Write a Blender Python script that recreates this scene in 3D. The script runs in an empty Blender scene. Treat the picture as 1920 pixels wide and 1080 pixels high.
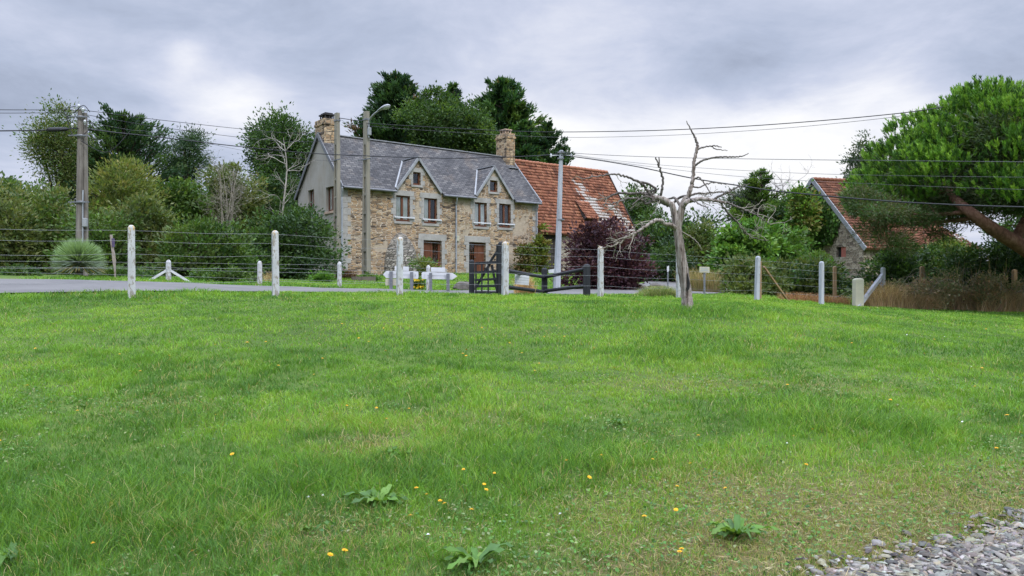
import bpy, math, random
import numpy as np
from mathutils import Vector, Matrix

# ------------------------------------------------------------------ camera, sky, sun, exposure
SC = bpy.context.scene
COL = SC.collection
EYE = 1.6
F = 1450.0                      # focal length in photo pixels (1920 wide)
HZ = 541.0                      # horizon row
cam_d = bpy.data.cameras.new("camera")
cam_d.sensor_width = 36.0
cam_d.lens = 36.0 * F / 1920.0
cam_d.shift_y = (HZ - 540.0) / 1920.0
cam_d.clip_start = 0.05
cam_d.clip_end = 3000
cam = bpy.data.objects.new("camera", cam_d)
cam.location = (0, 0, EYE)
cam.rotation_euler = (math.radians(90), 0, 0)
COL.objects.link(cam)
SC.camera = cam

SUN_EL, SUN_AZ = math.radians(52), math.radians(150)   # azimuth clockwise from +Y
SC.view_settings.view_transform = 'Standard'
SC.view_settings.look = 'None'
SC.view_settings.gamma = 1.0
SC.view_settings.exposure = 0.35
SC.cycles.max_bounces = 6
SC.cycles.diffuse_bounces = 3
SC.cycles.transparent_max_bounces = 8
SC.cycles.caustics_reflective = False
SC.cycles.caustics_refractive = False


class NT:
    """tiny node-tree helper"""
    def __init__(self, tree):
        self.t = tree
        tree.nodes.clear()

    def n(self, typ, **kw):
        nd = self.t.nodes.new(typ)
        for k, v in kw.items():
            if k == 'ins':
                for i, val in v.items():
                    if isinstance(val, bpy.types.NodeSocket):
                        self.t.links.new(val, nd.inputs[i])
                    else:
                        nd.inputs[i].default_value = val
            else:
                setattr(nd, k, v)
        return nd

    def math(self, op, a, b=None, c=None, clamp=False):
        ins = {0: a}
        if b is not None:
            ins[1] = b
        if c is not None:
            ins[2] = c
        return self.n('ShaderNodeMath', operation=op, use_clamp=clamp, ins=ins).outputs[0]

    def mix(self, fac, a, b, mode='MIX'):
        nd = self.n('ShaderNodeMix', data_type='RGBA', blend_type=mode)
        for s, v in ((nd.inputs[0], fac), (nd.inputs[6], a), (nd.inputs[7], b)):
            if isinstance(v, bpy.types.NodeSocket):
                self.t.links.new(v, s)
            else:
                s.default_value = v if not isinstance(v, tuple) or len(v) == 4 else (*v, 1)
        return nd.outputs[2]

    def ramp(self, fac, stops, interp='LINEAR'):
        nd = self.n('ShaderNodeValToRGB', ins={0: fac})
        cr = nd.color_ramp
        cr.interpolation = interp
        while len(cr.elements) > 1:
            cr.elements.remove(cr.elements[-1])
        for i, (p, c) in enumerate(stops):
            e = cr.elements[0] if i == 0 else cr.elements.new(p)
            e.position = p
            e.color = (*c, 1) if len(c) == 3 else c
        return nd.outputs[0]

    def maprange(self, v, a, b, c=0.0, d=1.0, smooth=False):
        return self.n('ShaderNodeMapRange', interpolation_type='SMOOTHSTEP' if smooth else 'LINEAR',
                      ins={0: v, 1: a, 2: b, 3: c, 4: d}).outputs[0]

    def noise(self, vec, scale, detail=4, rough=0.55, dist=0.0):
        return self.n('ShaderNodeTexNoise', ins={'Vector': vec, 'Scale': scale, 'Detail': detail,
                                                 'Roughness': rough, 'Distortion': dist})


world = bpy.data.worlds.new("World")
SC.world = world
world.use_nodes = True
w = NT(world.node_tree)
tc = w.n('ShaderNodeTexCoord')
sep = w.n('ShaderNodeSeparateXYZ', ins={0: tc.outputs['Generated']})
dx, dy, dz = sep.outputs
sky = w.n('ShaderNodeTexSky', sky_type='NISHITA', sun_disc=False, sun_elevation=SUN_EL,
          sun_rotation=SUN_AZ, altitude=50, air_density=1.0, dust_density=2.0)
den = w.math('ADD', w.math('MAXIMUM', dz, 0.0), 0.16)
px_ = w.math('DIVIDE', dx, den)
py_ = w.math('DIVIDE', dy, den)
plane = w.n('ShaderNodeCombineXYZ', ins={0: px_, 1: py_, 2: 0.35}).outputs[0]
n1 = w.noise(plane, 0.62, 7, 0.56, 0.35).outputs[0]
n2 = w.noise(plane, 2.4, 6, 0.62, 0.3).outputs[0]
cl = w.math('ADD', w.math('MULTIPLY', n1, 0.64), w.math('MULTIPLY', n2, 0.36))
cl = w.math('ADD', w.math('MULTIPLY', w.math('SUBTRACT', cl, 0.5), 1.9), 0.47)
# thin and thick places of the cloud deck, by compass direction
ay = w.math('MAXIMUM', dy, 0.05)
ax = w.math('DIVIDE', dx, ay)
az = w.math('DIVIDE', dz, ay)


def cloud_spot(x0, z0, sx, sz, amp):
    qx = w.math('DIVIDE', w.math('SUBTRACT', ax, x0), sx)
    qz = w.math('DIVIDE', w.math('SUBTRACT', az, z0), sz)
    r2 = w.math('ADD', w.math('MULTIPLY', qx, qx), w.math('MULTIPLY', qz, qz))
    return w.math('MULTIPLY', w.math('EXPONENT', w.math('MULTIPLY', r2, -1.0)), amp)


for s in ((0.30, 0.16, 0.34, 0.085, 0.66), (0.50, 0.255, 0.10, 0.05, 0.34), (-0.425, 0.30, 0.035, 0.03, 0.30),
          (-0.37, 0.225, 0.075, 0.045, 0.40), (0.05, 0.29, 0.14, 0.05, 0.16), (-0.6, 0.16, 0.16, 0.05, 0.20),
          (0.24, 0.285, 0.26, 0.04, -0.16), (-0.64, 0.28, 0.14, 0.06, -0.16), (0.05, 0.20, 0.08, 0.05, 0.22), (-0.1, 0.33, 0.2, 0.03, -0.06)):
    cl = w.math('ADD', cl, cloud_spot(*s))
ccol = w.ramp(cl, [(0.20, (0.285, 0.325, 0.425)), (0.42, (0.385, 0.435, 0.56)), (0.58, (0.485, 0.525, 0.65)),
                   (0.72, (0.60, 0.625, 0.72)), (0.88, (0.735, 0.745, 0.795)), (1.0, (0.81, 0.81, 0.825))])
lift = w.maprange(dz, 0.38, 0.80, 1.0, 6.3, smooth=True)          # brighter overhead as when overcast, raised further out of view to light the foreground
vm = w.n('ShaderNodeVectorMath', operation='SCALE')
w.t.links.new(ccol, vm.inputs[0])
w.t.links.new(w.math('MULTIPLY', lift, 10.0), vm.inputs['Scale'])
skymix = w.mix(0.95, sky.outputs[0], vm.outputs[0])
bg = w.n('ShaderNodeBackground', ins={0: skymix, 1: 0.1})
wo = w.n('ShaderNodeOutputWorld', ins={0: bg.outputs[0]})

sun_d = bpy.data.lights.new("sun", 'SUN')
sun_d.energy = 1.5
sun_d.angle = math.radians(14)
sun_d.color = (1.0, 0.96, 0.9)
sun = bpy.data.objects.new("sun", sun_d)
sdir = Vector((math.sin(SUN_AZ) * math.cos(SUN_EL), math.cos(SUN_AZ) * math.cos(SUN_EL), math.sin(SUN_EL)))
sun.rotation_euler = sdir.to_track_quat('Z', 'Y').to_euler()
sun.location = (10, -20, 40)
COL.objects.link(sun)

# ------------------------------------------------------------------ helpers
rng = np.random.default_rng(7)


def P(px, py, Y):
    """photo pixel + distance -> world point"""
    return np.array([(px - 960.0) / F * Y, Y, EYE + (HZ - py) / F * Y])


# --- terrain height: thin-plate spline through surveyed points
CTRL = np.array([
    (0, 0, -.02), (-4, 0, 0), (4, 0, -.02), (0, 3, 0), (-3, 3, 0), (3, 3, 0), (0, 4.6, .06), (-3, 4.6, .06), (3, 4.6, .04),
    (0, 8, .42), (-5, 8, .42), (5, 8, .38), (0, 11.4, .76), (-7, 11, .75), (6, 11.4, .66), (9, 12, .5), (3.6, 15.9, 1.19),
    (-9, 14.5, 1.16), (-8.46, 17.2, 1.41), (-5.7, 18.6, 1.405), (-3, 20.7, 1.38), (-.2, 22.7, 1.375), (2.77, 24.2, 1.31),
    (5.7, 26.4, 1.25), (8.96, 28.3, 1.18), (11.4, 28.6, 1.0), (15, 30.5, .82), (20, 31, .64), (10, 20, .95), (15, 20, .6),
    (-13, 14, 1.25), (-16, 12, 1.2), (-10.5, 15.9, 1.38), (-11.3, 17.2, 1.43), (-14.1, 21.3, 1.84), (-8.2, 24.8, 1.62),
    (-4.5, 20.6, 1.43), (-6.2, 27.6, 1.62), (-11, 25, 1.83), (2.8, 29, 1.40), (-.3, 26.5, 1.40), (-3.3, 30, 1.53),
    (6, 33, 1.45), (0, 35, 1.6), (-3, 40, 2.0), (-9.84, 45, 2.28), (1.8, 53.8, 2.66), (-4, 48, 2.5), (10, 60, 2.5), (9, 42, 1.7),
    (22.8, 50, 2.0), (30, 52, 1.9), (16, 36, 1.05), (22, 36, .9), (-20, 35, 2.2), (-30, 25, 2.2), (-25, 50, 2.5), (35, 30, .5), (30, 15, .1),
    (-25, 5, .5), (25, 0, -.2), (0, -20, -.3), (-20, -20, 0), (20, -20, -.3), (0, 75, 2.6), (-30, 75, 2.6), (40, 75, 2.2), (60, 40, 1.0), (-60, 40, 2.5)])


def _tps_fit(c):
    n = len(c)
    d = np.hypot(c[:, None, 0] - c[None, :, 0], c[:, None, 1] - c[None, :, 1])
    K = np.where(d > 0, d * d * np.log(np.maximum(d, 1e-9)), 0) + np.eye(n) * 4.0
    Pm = np.c_[np.ones(n), c[:, :2]]
    A = np.block([[K, Pm], [Pm.T, np.zeros((3, 3))]])
    return np.linalg.solve(A, np.r_[c[:, 2], np.zeros(3)])


_TPS = _tps_fit(CTRL)


def hashn(ix, iy, seed):
    h = (ix.astype(np.int64) * 374761393 + iy.astype(np.int64) * 668265263 + seed * 144269504) & 0xFFFFFFFF
    h = ((h ^ (h >> 13)) * 1274126177) & 0xFFFFFFFF
    return ((h ^ (h >> 16)) & 0xFFFF) / 65535.0


def vnoise(x, y, seed=0, octaves=3):
    x = np.asarray(x, float)
    y = np.asarray(y, float)
    s = np.zeros_like(x)
    a, tot = 1.0, 0.0
    for o in range(octaves):
        ix, iy = np.floor(x), np.floor(y)
        fx, fy = x - ix, y - iy
        fx, fy = fx * fx * (3 - 2 * fx), fy * fy * (3 - 2 * fy)
        v = (hashn(ix, iy, seed) * (1 - fx) + hashn(ix + 1, iy, seed) * fx) * (1 - fy) + \
            (hashn(ix, iy + 1, seed) * (1 - fx) + hashn(ix + 1, iy + 1, seed) * fx) * fy
        s += a * v
        tot += a
        a *= 0.5
        x, y = x * 2.03 + 17.1, y * 2.03 + 5.3
        seed += 11
    return s / tot


def ground(x, y):
    x = np.asarray(x, float)
    y = np.asarray(y, float)
    sh = x.shape
    xf, yf = x.ravel(), y.ravel()
    out = np.empty(len(xf))
    for i in range(0, len(xf), 50000):
        xa, ya = xf[i:i + 50000, None], yf[i:i + 50000, None]
        d2 = (xa - CTRL[None, :, 0]) ** 2 + (ya - CTRL[None, :, 1]) ** 2
        K = 0.5 * d2 * np.log(np.maximum(d2, 1e-12))
        out[i:i + 50000] = K @ _TPS[:-3] + _TPS[-3] + _TPS[-2] * xa[:, 0] + _TPS[-1] * ya[:, 0]
    r = np.hypot(xf, yf - 25)
    t = np.clip((r - 45) / 35, 0, 1)
    t = t * t * (3 - 2 * t)
    far = np.where(yf > 20, 2.4, 0.0) * np.clip((yf - 0) / 40, 0, 1)
    out = out * (1 - t) + far * t
    out += (vnoise(xf * 0.9, yf * 0.9, 3, 3) - 0.5) * 0.05 * np.clip(1 - r / 60, 0, 1)
    return out.reshape(sh)


def gz(x, y):
    return float(ground(np.array([x]), np.array([y]))[0])


# --- objects
def tag(o, label, cat, group=None, kind=None):
    if label:
        o['label'] = label
    if cat:
        o['category'] = cat
    if group:
        o['group'] = group
    if kind:
        o['kind'] = kind
    return o


def thing(name, label, cat, loc=(0, 0, 0), rotz=0.0, group=None):
    o = bpy.data.objects.new(name, None)
    o.empty_display_size = 0.3
    o.location = [float(v) for v in loc]
    o.rotation_euler = (0, 0, rotz)
    COL.objects.link(o)
    tag(o, label, cat, group)
    return o


def np_mesh(name, v, faces, mats, parent=None, uv=None, col=None, midx=None, smooth=False):
    """faces: list of (n,k) index arrays, k = 3 or 4"""
    me = bpy.data.meshes.new(name)
    v = np.asarray(v, np.float32)
    me.vertices.add(len(v))
    me.vertices.foreach_set('co', v.ravel())
    loops = np.concatenate([np.asarray(f, np.int32).ravel() for f in faces])
    tot = np.concatenate([np.full(len(f), np.asarray(f).shape[1], np.int32) for f in faces])
    start = np.r_[0, np.cumsum(tot)[:-1]].astype(np.int32)
    me.loops.add(len(loops))
    me.loops.foreach_set('vertex_index', loops)
    me.polygons.add(len(tot))
    me.polygons.foreach_set('loop_start', start)
    if midx is not None:
        me.polygons.foreach_set('material_index', np.asarray(midx, np.int32))
    if smooth:
        me.polygons.foreach_set('use_smooth', np.ones(len(tot), bool))
    if uv is not None:
        l = me.uv_layers.new(name='UVMap')
        l.data.foreach_set('uv', np.asarray(uv, np.float32)[loops].ravel() if len(uv) == len(v) else np.asarray(uv, np.float32).ravel())
    if col is not None:
        c = np.asarray(col, np.float32)
        if c.shape[1] == 3:
            c = np.c_[c, np.ones(len(c), np.float32)]
        a = me.color_attributes.new('Col', 'FLOAT_COLOR', 'POINT')
        a.data.foreach_set('color', c.ravel())
    for m in (mats if isinstance(mats, (list, tuple)) else [mats]):
        me.materials.append(m)
    me.update(calc_edges=True)
    me.validate()
    o = bpy.data.objects.new(name, me)
    COL.objects.link(o)
    if parent is not None:
        o.parent = parent
    return o


class MB:
    """mesh builder: boxes, prisms, tubes; planar UVs in metres"""
    def __init__(self):
        self.v, self.f, self.sm, self.uvs = [], [], [], []

    def add(self, vs, fs, smooth=False, uv=None):
        b = len(self.v)
        self.v += [tuple(float(c) for c in q) for q in vs]
        for f in fs:
            self.f.append([b + i for i in f])
            self.sm.append(smooth)
            if uv is not None:
                self.uvs.append([uv[i] for i in f])
            else:
                p = [Vector(vs[i]) for i in f]
                n = Vector((0, 0, 0))
                for i in range(len(p)):
                    a, c = p[i], p[(i + 1) % len(p)]
                    n += Vector(((a.y - c.y) * (a.z + c.z), (a.z - c.z) * (a.x + c.x), (a.x - c.x) * (a.y + c.y)))
                if n.length > 0:
                    n.normalize()
                t = Vector((0, 0, 1)).cross(n)
                t = t.normalized() if t.length > 0.05 else Vector((1, 0, 0))
                bb = n.cross(t)
                self.uvs.append([(q.dot(t), q.dot(bb)) for q in p])
        return self

    def box(self, x0, x1, y0, y1, z0, z1):
        vs = [(x0, y0, z0), (x1, y0, z0), (x1, y1, z0), (x0, y1, z0), (x0, y0, z1), (x1, y0, z1), (x1, y1, z1), (x0, y1, z1)]
        return self.add(vs, [(0, 3, 2, 1), (4, 5, 6, 7), (0, 1, 5, 4), (1, 2, 6, 5), (2, 3, 7, 6), (3, 0, 4, 7)])

    def bar(self, a, b, wx, wz, up=(0, 0, 1)):
        a, b = Vector(a), Vector(b)
        d = (b - a).normalized()
        s = d.cross(Vector(up))
        s = s.normalized() if s.length > 1e-4 else Vector((1, 0, 0))
        u = s.cross(d).normalized()
        vs = []
        for q in (a, b):
            for (i, j) in ((-1, -1), (1, -1), (1, 1), (-1, 1)):
                vs.append(q + s * (i * wx / 2) + u * (j * wz / 2))
        return self.add(vs, [(0, 1, 2, 3), (7, 6, 5, 4), (0, 4, 5, 1), (1, 5, 6, 2), (2, 6, 7, 3), (3, 7, 4, 0)])

    def prism(self, poly, ext):
        """poly: list of 3-D points (counter-clockwise seen from the front), ext: extrusion vector"""
        n = len(poly)
        ext = Vector(ext)
        vs = [Vector(p) for p in poly] + [Vector(p) + ext for p in poly]
        fs = [tuple(range(n)), tuple(reversed(range(n, 2 * n)))]
        fs += [((i + 1) % n, i, n + i, n + (i + 1) % n) for i in range(n)]
        return self.add(vs, fs)

    def tube(self, pts, rad, seg=8, cap=True, smooth=True, wob=0.0, r=None):
        v, f = tube_np(pts, rad, seg, wob, r)
        self.add(v, f, smooth, uv=[(i % seg / seg * 0.6, i // seg * 0.2) for i in range(len(v))])
        if cap:
            n = len(v)
            self.add(v[:seg], [tuple(reversed(range(seg)))])
            self.add(v[n - seg:], [tuple(range(seg))])
        return self

    def lathe(self, prof, seg=24, centre=(0, 0, 0), a0=0.0, a1=2 * math.pi, smooth=True):
        c = Vector(centre)
        vs, fs = [], []
        closed = abs(a1 - a0 - 2 * math.pi) < 1e-6
        m = seg if closed else seg + 1
        uv = []
        for r, z in prof:
            for i in range(m):
                a = a0 + (a1 - a0) * i / seg
                vs.append(c + Vector((r * math.cos(a), r * math.sin(a), z)))
                uv.append((a * max(r, .3), z))
        for k in range(len(prof) - 1):
            for i in range(seg):
                j = (i + 1) % m
                fs.append((k * m + i, k * m + j, (k + 1) * m + j, (k + 1) * m + i))
        return self.add(vs, fs, smooth, uv=uv)

    def build(self, name, mat, parent=None, bevel=0.0):
        me = bpy.data.meshes.new(name)
        me.from_pydata(self.v, [], self.f)
        l = me.uv_layers.new(name='UVMap')
        l.data.foreach_set('uv', np.array([c for f in self.uvs for c in f], np.float32).ravel())
        me.polygons.foreach_set('use_smooth', np.array(self.sm, bool))
        me.materials.append(mat)
        me.update()
        o = bpy.data.objects.new(name, me)
        COL.objects.link(o)
        if parent is not None:
            o.parent = parent
        if bevel:
            md = o.modifiers.new('bevel', 'BEVEL')
            md.width = bevel
            md.segments = 2
            md.limit_method = 'ANGLE'
        return o


def smooth_path(pts, rad, sub=4):
    p = np.asarray(pts, float)
    r = np.asarray(rad, float)
    n = len(p)
    if n < 3:
        return p, r
    o, ro = [], []
    for i in range(n - 1):
        p0, p1, p2, p3 = p[max(i - 1, 0)], p[i], p[i + 1], p[min(i + 2, n - 1)]
        for k in range(sub):
            t = k / sub
            o.append(0.5 * ((2 * p1) + (-p0 + p2) * t + (2 * p0 - 5 * p1 + 4 * p2 - p3) * t * t + (-p0 + 3 * p1 - 3 * p2 + p3) * t ** 3))
            ro.append(r[i] * (1 - t) + r[i + 1] * t)
    o.append(p[-1])
    ro.append(r[-1])
    return np.array(o), np.array(ro)


def tube_np(pts, rad, seg=8, wob=0.0, r=None):
    p = np.asarray(pts, float)
    rad = np.broadcast_to(np.asarray(rad, float), (len(p),))
    t = np.gradient(p, axis=0)
    t /= np.linalg.norm(t, axis=1, keepdims=True) + 1e-12
    ref = np.array([0, 0, 1.0]) if abs(t[:, 2]).mean() < 0.8 else np.array([1.0, 0, 0])
    s = np.cross(t, ref)
    s /= np.linalg.norm(s, axis=1, keepdims=True) + 1e-12
    u = np.cross(s, t)
    a = np.arange(seg) * 2 * np.pi / seg
    rr = rad[:, None] * np.ones((1, seg))
    if wob:
        r = r or rng
        rr = rr * (1 + wob * (r.random((1, seg)) - .5) * 2 + wob * .6 * (r.random((len(p), seg)) - .5) * 2)
    v = p[:, None, :] + rr[..., None] * (np.cos(a)[None, :, None] * s[:, None, :] + np.sin(a)[None, :, None] * u[:, None, :])
    v = v.reshape(-1, 3)
    f = []
    for k in range(len(p) - 1):
        for i in range(seg):
            j = (i + 1) % seg
            f.append((k * seg + i, k * seg + j, (k + 1) * seg + j, (k + 1) * seg + i))
    return v, f


class Tubes:
    """many tubes in one mesh, numpy speed"""
    def __init__(self):
        self.v, self.f, self.n = [], [], 0

    def add(self, pts, rad, seg=6, sub=3, wob=0.0):
        p, r = smooth_path(pts, rad, sub) if sub > 1 else (np.asarray(pts, float), np.asarray(rad, float))
        v, f = tube_np(p, r, seg, wob)
        self.v.append(v)
        self.f.append(np.array(f) + self.n)
        self.n += len(v)

    def build(self, name, mat, parent=None):
        v = np.concatenate(self.v)
        f = np.concatenate(self.f)
        return np_mesh(name, v, [f], mat, parent, smooth=True, uv=np.c_[v[:, 0] + v[:, 1], v[:, 2]])


# ------------------------------------------------------------------ materials
def material(name):
    m = bpy.data.materials.new(name)
    m.use_nodes = True
    return m, NT(m.node_tree)


def finish(m, t, col, rough=0.7, bump=None, bstr=0.5, bdist=0.02, spec=0.3, metal=0.0):
    b = t.n('ShaderNodeBsdfPrincipled')
    for k, v in (('Base Color', col), ('Roughness', rough), ('Specular IOR Level', spec), ('Metallic', metal)):
        if isinstance(v, bpy.types.NodeSocket):
            t.t.links.new(v, b.inputs[k])
        else:
            b.inputs[k].default_value = (*v, 1) if isinstance(v, tuple) and len(v) == 3 else v
    if bump is not None:
        bn = t.n('ShaderNodeBump', ins={'Height': bump, 'Strength': bstr, 'Distance': bdist})
        t.t.links.new(bn.outputs[0], b.inputs['Normal'])
    t.n('ShaderNodeOutputMaterial', ins={0: b.outputs[0]})
    return m


def plain(name, c, var=0.25, scale=6.0, rough=0.7, bstr=0.2, spec=0.3, metal=0.0, c2=None, bdist=0.01):
    m, t = material(name)
    co = t.n('ShaderNodeTexCoord').outputs['Object']
    nz = t.noise(co, scale, 5, 0.6).outputs[0]
    c2 = c2 or tuple(v * (1 - var) for v in c)
    col = t.ramp(nz, [(0.35, c2), (0.65, c)])
    return finish(m, t, col, rough, t.noise(co, scale * 5, 3).outputs[0], bstr, bdist, spec, metal)


def rubble(name, stops, mortar, render_amt=0.0, render_col=(.4, .34, .26), sx=2.6, sy=6.5, dark=0.5):
    m, t = material(name)
    uv = t.n('ShaderNodeTexCoord').outputs['UV']
    wob = t.noise(uv, 1.6, 3).outputs[1]
    d = t.n('ShaderNodeVectorMath', operation='MULTIPLY_ADD', ins={0: wob, 1: (.22, .12, 0), 2: uv}).outputs[0]
    sc = t.n('ShaderNodeVectorMath', operation='MULTIPLY', ins={0: d, 1: (sx, sy, 1)}).outputs[0]
    v1 = t.n('ShaderNodeTexVoronoi', voronoi_dimensions='2D', feature='F1', ins={'Vector': sc, 'Scale': 1.0, 'Randomness': .78})
    v2 = t.n('ShaderNodeTexVoronoi', voronoi_dimensions='2D', feature='DISTANCE_TO_EDGE', ins={'Vector': sc, 'Scale': 1.0, 'Randomness': .78})
    sepc = t.n('ShaderNodeSeparateColor', ins={0: v1.outputs['Color']})
    big = t.noise(uv, .55, 4, .6).outputs[0]
    k = t.math('ADD', t.math('MULTIPLY', sepc.outputs[0], .8), t.math('MULTIPLY', t.math('SUBTRACT', big, .5), .9), clamp=True)
    stone = t.ramp(k, stops)
    fine = t.noise(uv, 22, 4, .65).outputs[0]
    stone = t.mix(.45, stone, t.ramp(fine, [(.3, (.3, .3, .3)), (.7, (.75, .75, .75))]), 'OVERLAY')
    edge = t.maprange(v2.outputs['Distance'], .03, .15, smooth=True)
    joint_col = t.mix(t.math('LESS_THAN', sepc.outputs[1], dark), mortar, tuple(c * .30 for c in mortar))  # mortar, with part of the joints painted dark for the shadow in them
    col = t.mix(edge, joint_col, stone)
    h = edge
    if render_amt > 0:
        rm = t.noise(uv, .42, 5, .62, .3).outputs[0]
        mask = t.maprange(rm, .62 - render_amt * .3, .68 - render_amt * .3, 0, .85, smooth=True)
        rc = t.mix(t.noise(uv, 3.5, 5, .7).outputs[0], tuple(c * .7 for c in render_col), tuple(c * 1.15 for c in render_col))
        col = t.mix(mask, col, rc)
        h = t.math('MULTIPLY', edge, t.math('SUBTRACT', 1.0, mask))
    hh = t.math('ADD', h, t.math('MULTIPLY', fine, .5))
    return finish(m, t, col, .9, hh, .7, .05, .15)


M = {}
WSTOPS = [(0.0, (.075, .055, .042)), (.14, (.20, .14, .088)), (.3, (.35, .235, .135)), (.46, (.30, .215, .14)), (.6, (.43, .325, .205)),
          (.74, (.38, .235, .115)), (.86, (.48, .39, .275)), (1.0, (.34, .30, .25))]
M['stone'] = rubble('rubble_stone', WSTOPS, (.54, .46, .36), .34, (.44, .37, .28), sx=3.0, sy=9.5)
M['chimney'] = rubble('chimney_stone', [(c[0], tuple(v * 1.05 for v in c[1])) for c in WSTOPS], (.52, .43, .30), 0, sx=3.2, sy=6.0, dark=.6)
M['oven'] = rubble('oven_stone', [(0, (.13, .12, .10)), (.35, (.24, .22, .185)), (.65, (.36, .33, .28)), (1, (.47, .43, .36))], (.16, .145, .125), 0, sx=3.8, sy=7.0, dark=.8)
M['barnstone'] = rubble('barn_stone', [(0, (.14, .11, .085)), (.4, (.28, .225, .165)), (.7, (.37, .31, .235)), (1, (.43, .38, .31))], (.38, .33, .26), .25, (.38, .34, .28), sx=3.2, sy=5.5)


def granite():
    m, t = material('granite')
    co = t.n('ShaderNodeTexCoord').outputs['Object']
    a = t.noise(co, 1.3, 4, .6).outputs[0]
    col = t.ramp(a, [(.3, (.25, .24, .22)), (.6, (.36, .345, .32)), (.8, (.33, .31, .265))])
    col = t.mix(.35, col, t.ramp(t.noise(co, 14, 4, .7).outputs[0], [(.3, (.3, .3, .3)), (.7, (.7, .7, .7))]), 'OVERLAY')
    return finish(m, t, col, .85, t.noise(co, 25, 3).outputs[0], .3, .01, .2)


M['granite'] = granite()


def roughcast():
    m, t = material('roughcast_render')
    uv = t.n('ShaderNodeTexCoord').outputs['UV']
    a = t.noise(uv, .5, 5, .6, .3).outputs[0]
    st = t.n('ShaderNodeVectorMath', operation='MULTIPLY', ins={0: uv, 1: (2.2, .22, 1)}).outputs[0]
    b = t.noise(st, 1.4, 5, .65).outputs[0]
    col = t.ramp(a, [(.3, (.26, .24, .20)), (.55, (.345, .325, .285)), (.75, (.32, .285, .23))])
    col = t.mix(t.maprange(b, .5, .72, 0, .55, True), col, (.24, .20, .145))
    col = t.mix(.3, col, t.ramp(t.noise(uv, 18, 4, .7).outputs[0], [(.3, (.35, .35, .35)), (.7, (.65, .65, .65))]), 'OVERLAY')
    return finish(m, t, col, .95, t.noise(uv, 40, 3).outputs[0], .4, .015, .1)


M['roughcast'] = roughcast()


def slate():
    m, t = material('slate_roof')
    uv = t.n('ShaderNodeTexCoord').outputs['UV']
    wob = t.noise(uv, 3.0, 2).outputs[1]
    d = t.n('ShaderNodeVectorMath', operation='MULTIPLY_ADD', ins={0: wob, 1: (.03, .05, 0), 2: uv}).outputs[0]
    br = t.n('ShaderNodeTexBrick', offset=.5, ins={'Vector': d, 'Color1': (0, 0, 0, 1), 'Color2': (1, 1, 1, 1), 'Mortar': (.5, .5, .5, 1),
             'Scale': 1.0, 'Mortar Size': .022, 'Mortar Smooth': .3, 'Brick Width': .36, 'Row Height': .19})
    big = t.noise(uv, .35, 5, .6, .6).outputs[0]
    dg = t.n('ShaderNodeVectorMath', operation='DOT_PRODUCT', ins={0: uv, 1: (.8, .6, 0)}).outputs['Value']
    dg2 = t.n('ShaderNodeVectorMath', operation='DOT_PRODUCT', ins={0: uv, 1: (-.6, .8, 0)}).outputs['Value']
    stv = t.n('ShaderNodeCombineXYZ', ins={0: t.math('MULTIPLY', dg, .9), 1: t.math('MULTIPLY', dg2, .28)}).outputs[0]
    streak = t.noise(stv, 1.0, 5, .6, .4).outputs[0]
    k = t.math('ADD', t.math('MULTIPLY', br.outputs[0], .34), t.math('MULTIPLY', t.noise(uv, 8, 3, .6).outputs[0], .30))
    k = t.math('ADD', k, t.math('MULTIPLY', t.math('SUBTRACT', streak, .5), .9))
    k = t.math('ADD', k, t.math('MULTIPLY', t.math('SUBTRACT', big, .5), .5))
    base = t.ramp(k, [(.10, (.048, .047, .048)), (.34, (.088, .086, .086)), (.55, (.142, .135, .128)), (.8, (.225, .208, .185)), (1., (.30, .275, .235))])
    warm = t.maprange(t.noise(uv, .8, 4, .65).outputs[0], .52, .68, 0, .45, True)
    base = t.mix(warm, base, (.17, .135, .105))
    col = t.mix(t.math('MULTIPLY', br.outputs['Fac'], .9), base, (.022, .022, .025))
    rows = t.math('FRACT', t.math('DIVIDE', t.n('ShaderNodeSeparateXYZ', ins={0: d}).outputs[1], .19))
    h = t.math('ADD', t.math('MULTIPLY', t.math('SUBTRACT', 1., rows), .8), t.math('MULTIPLY', br.outputs[0], .5))
    return finish(m, t, col, .62, h, .8, .03, .12)


M['slate'] = slate()


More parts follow.
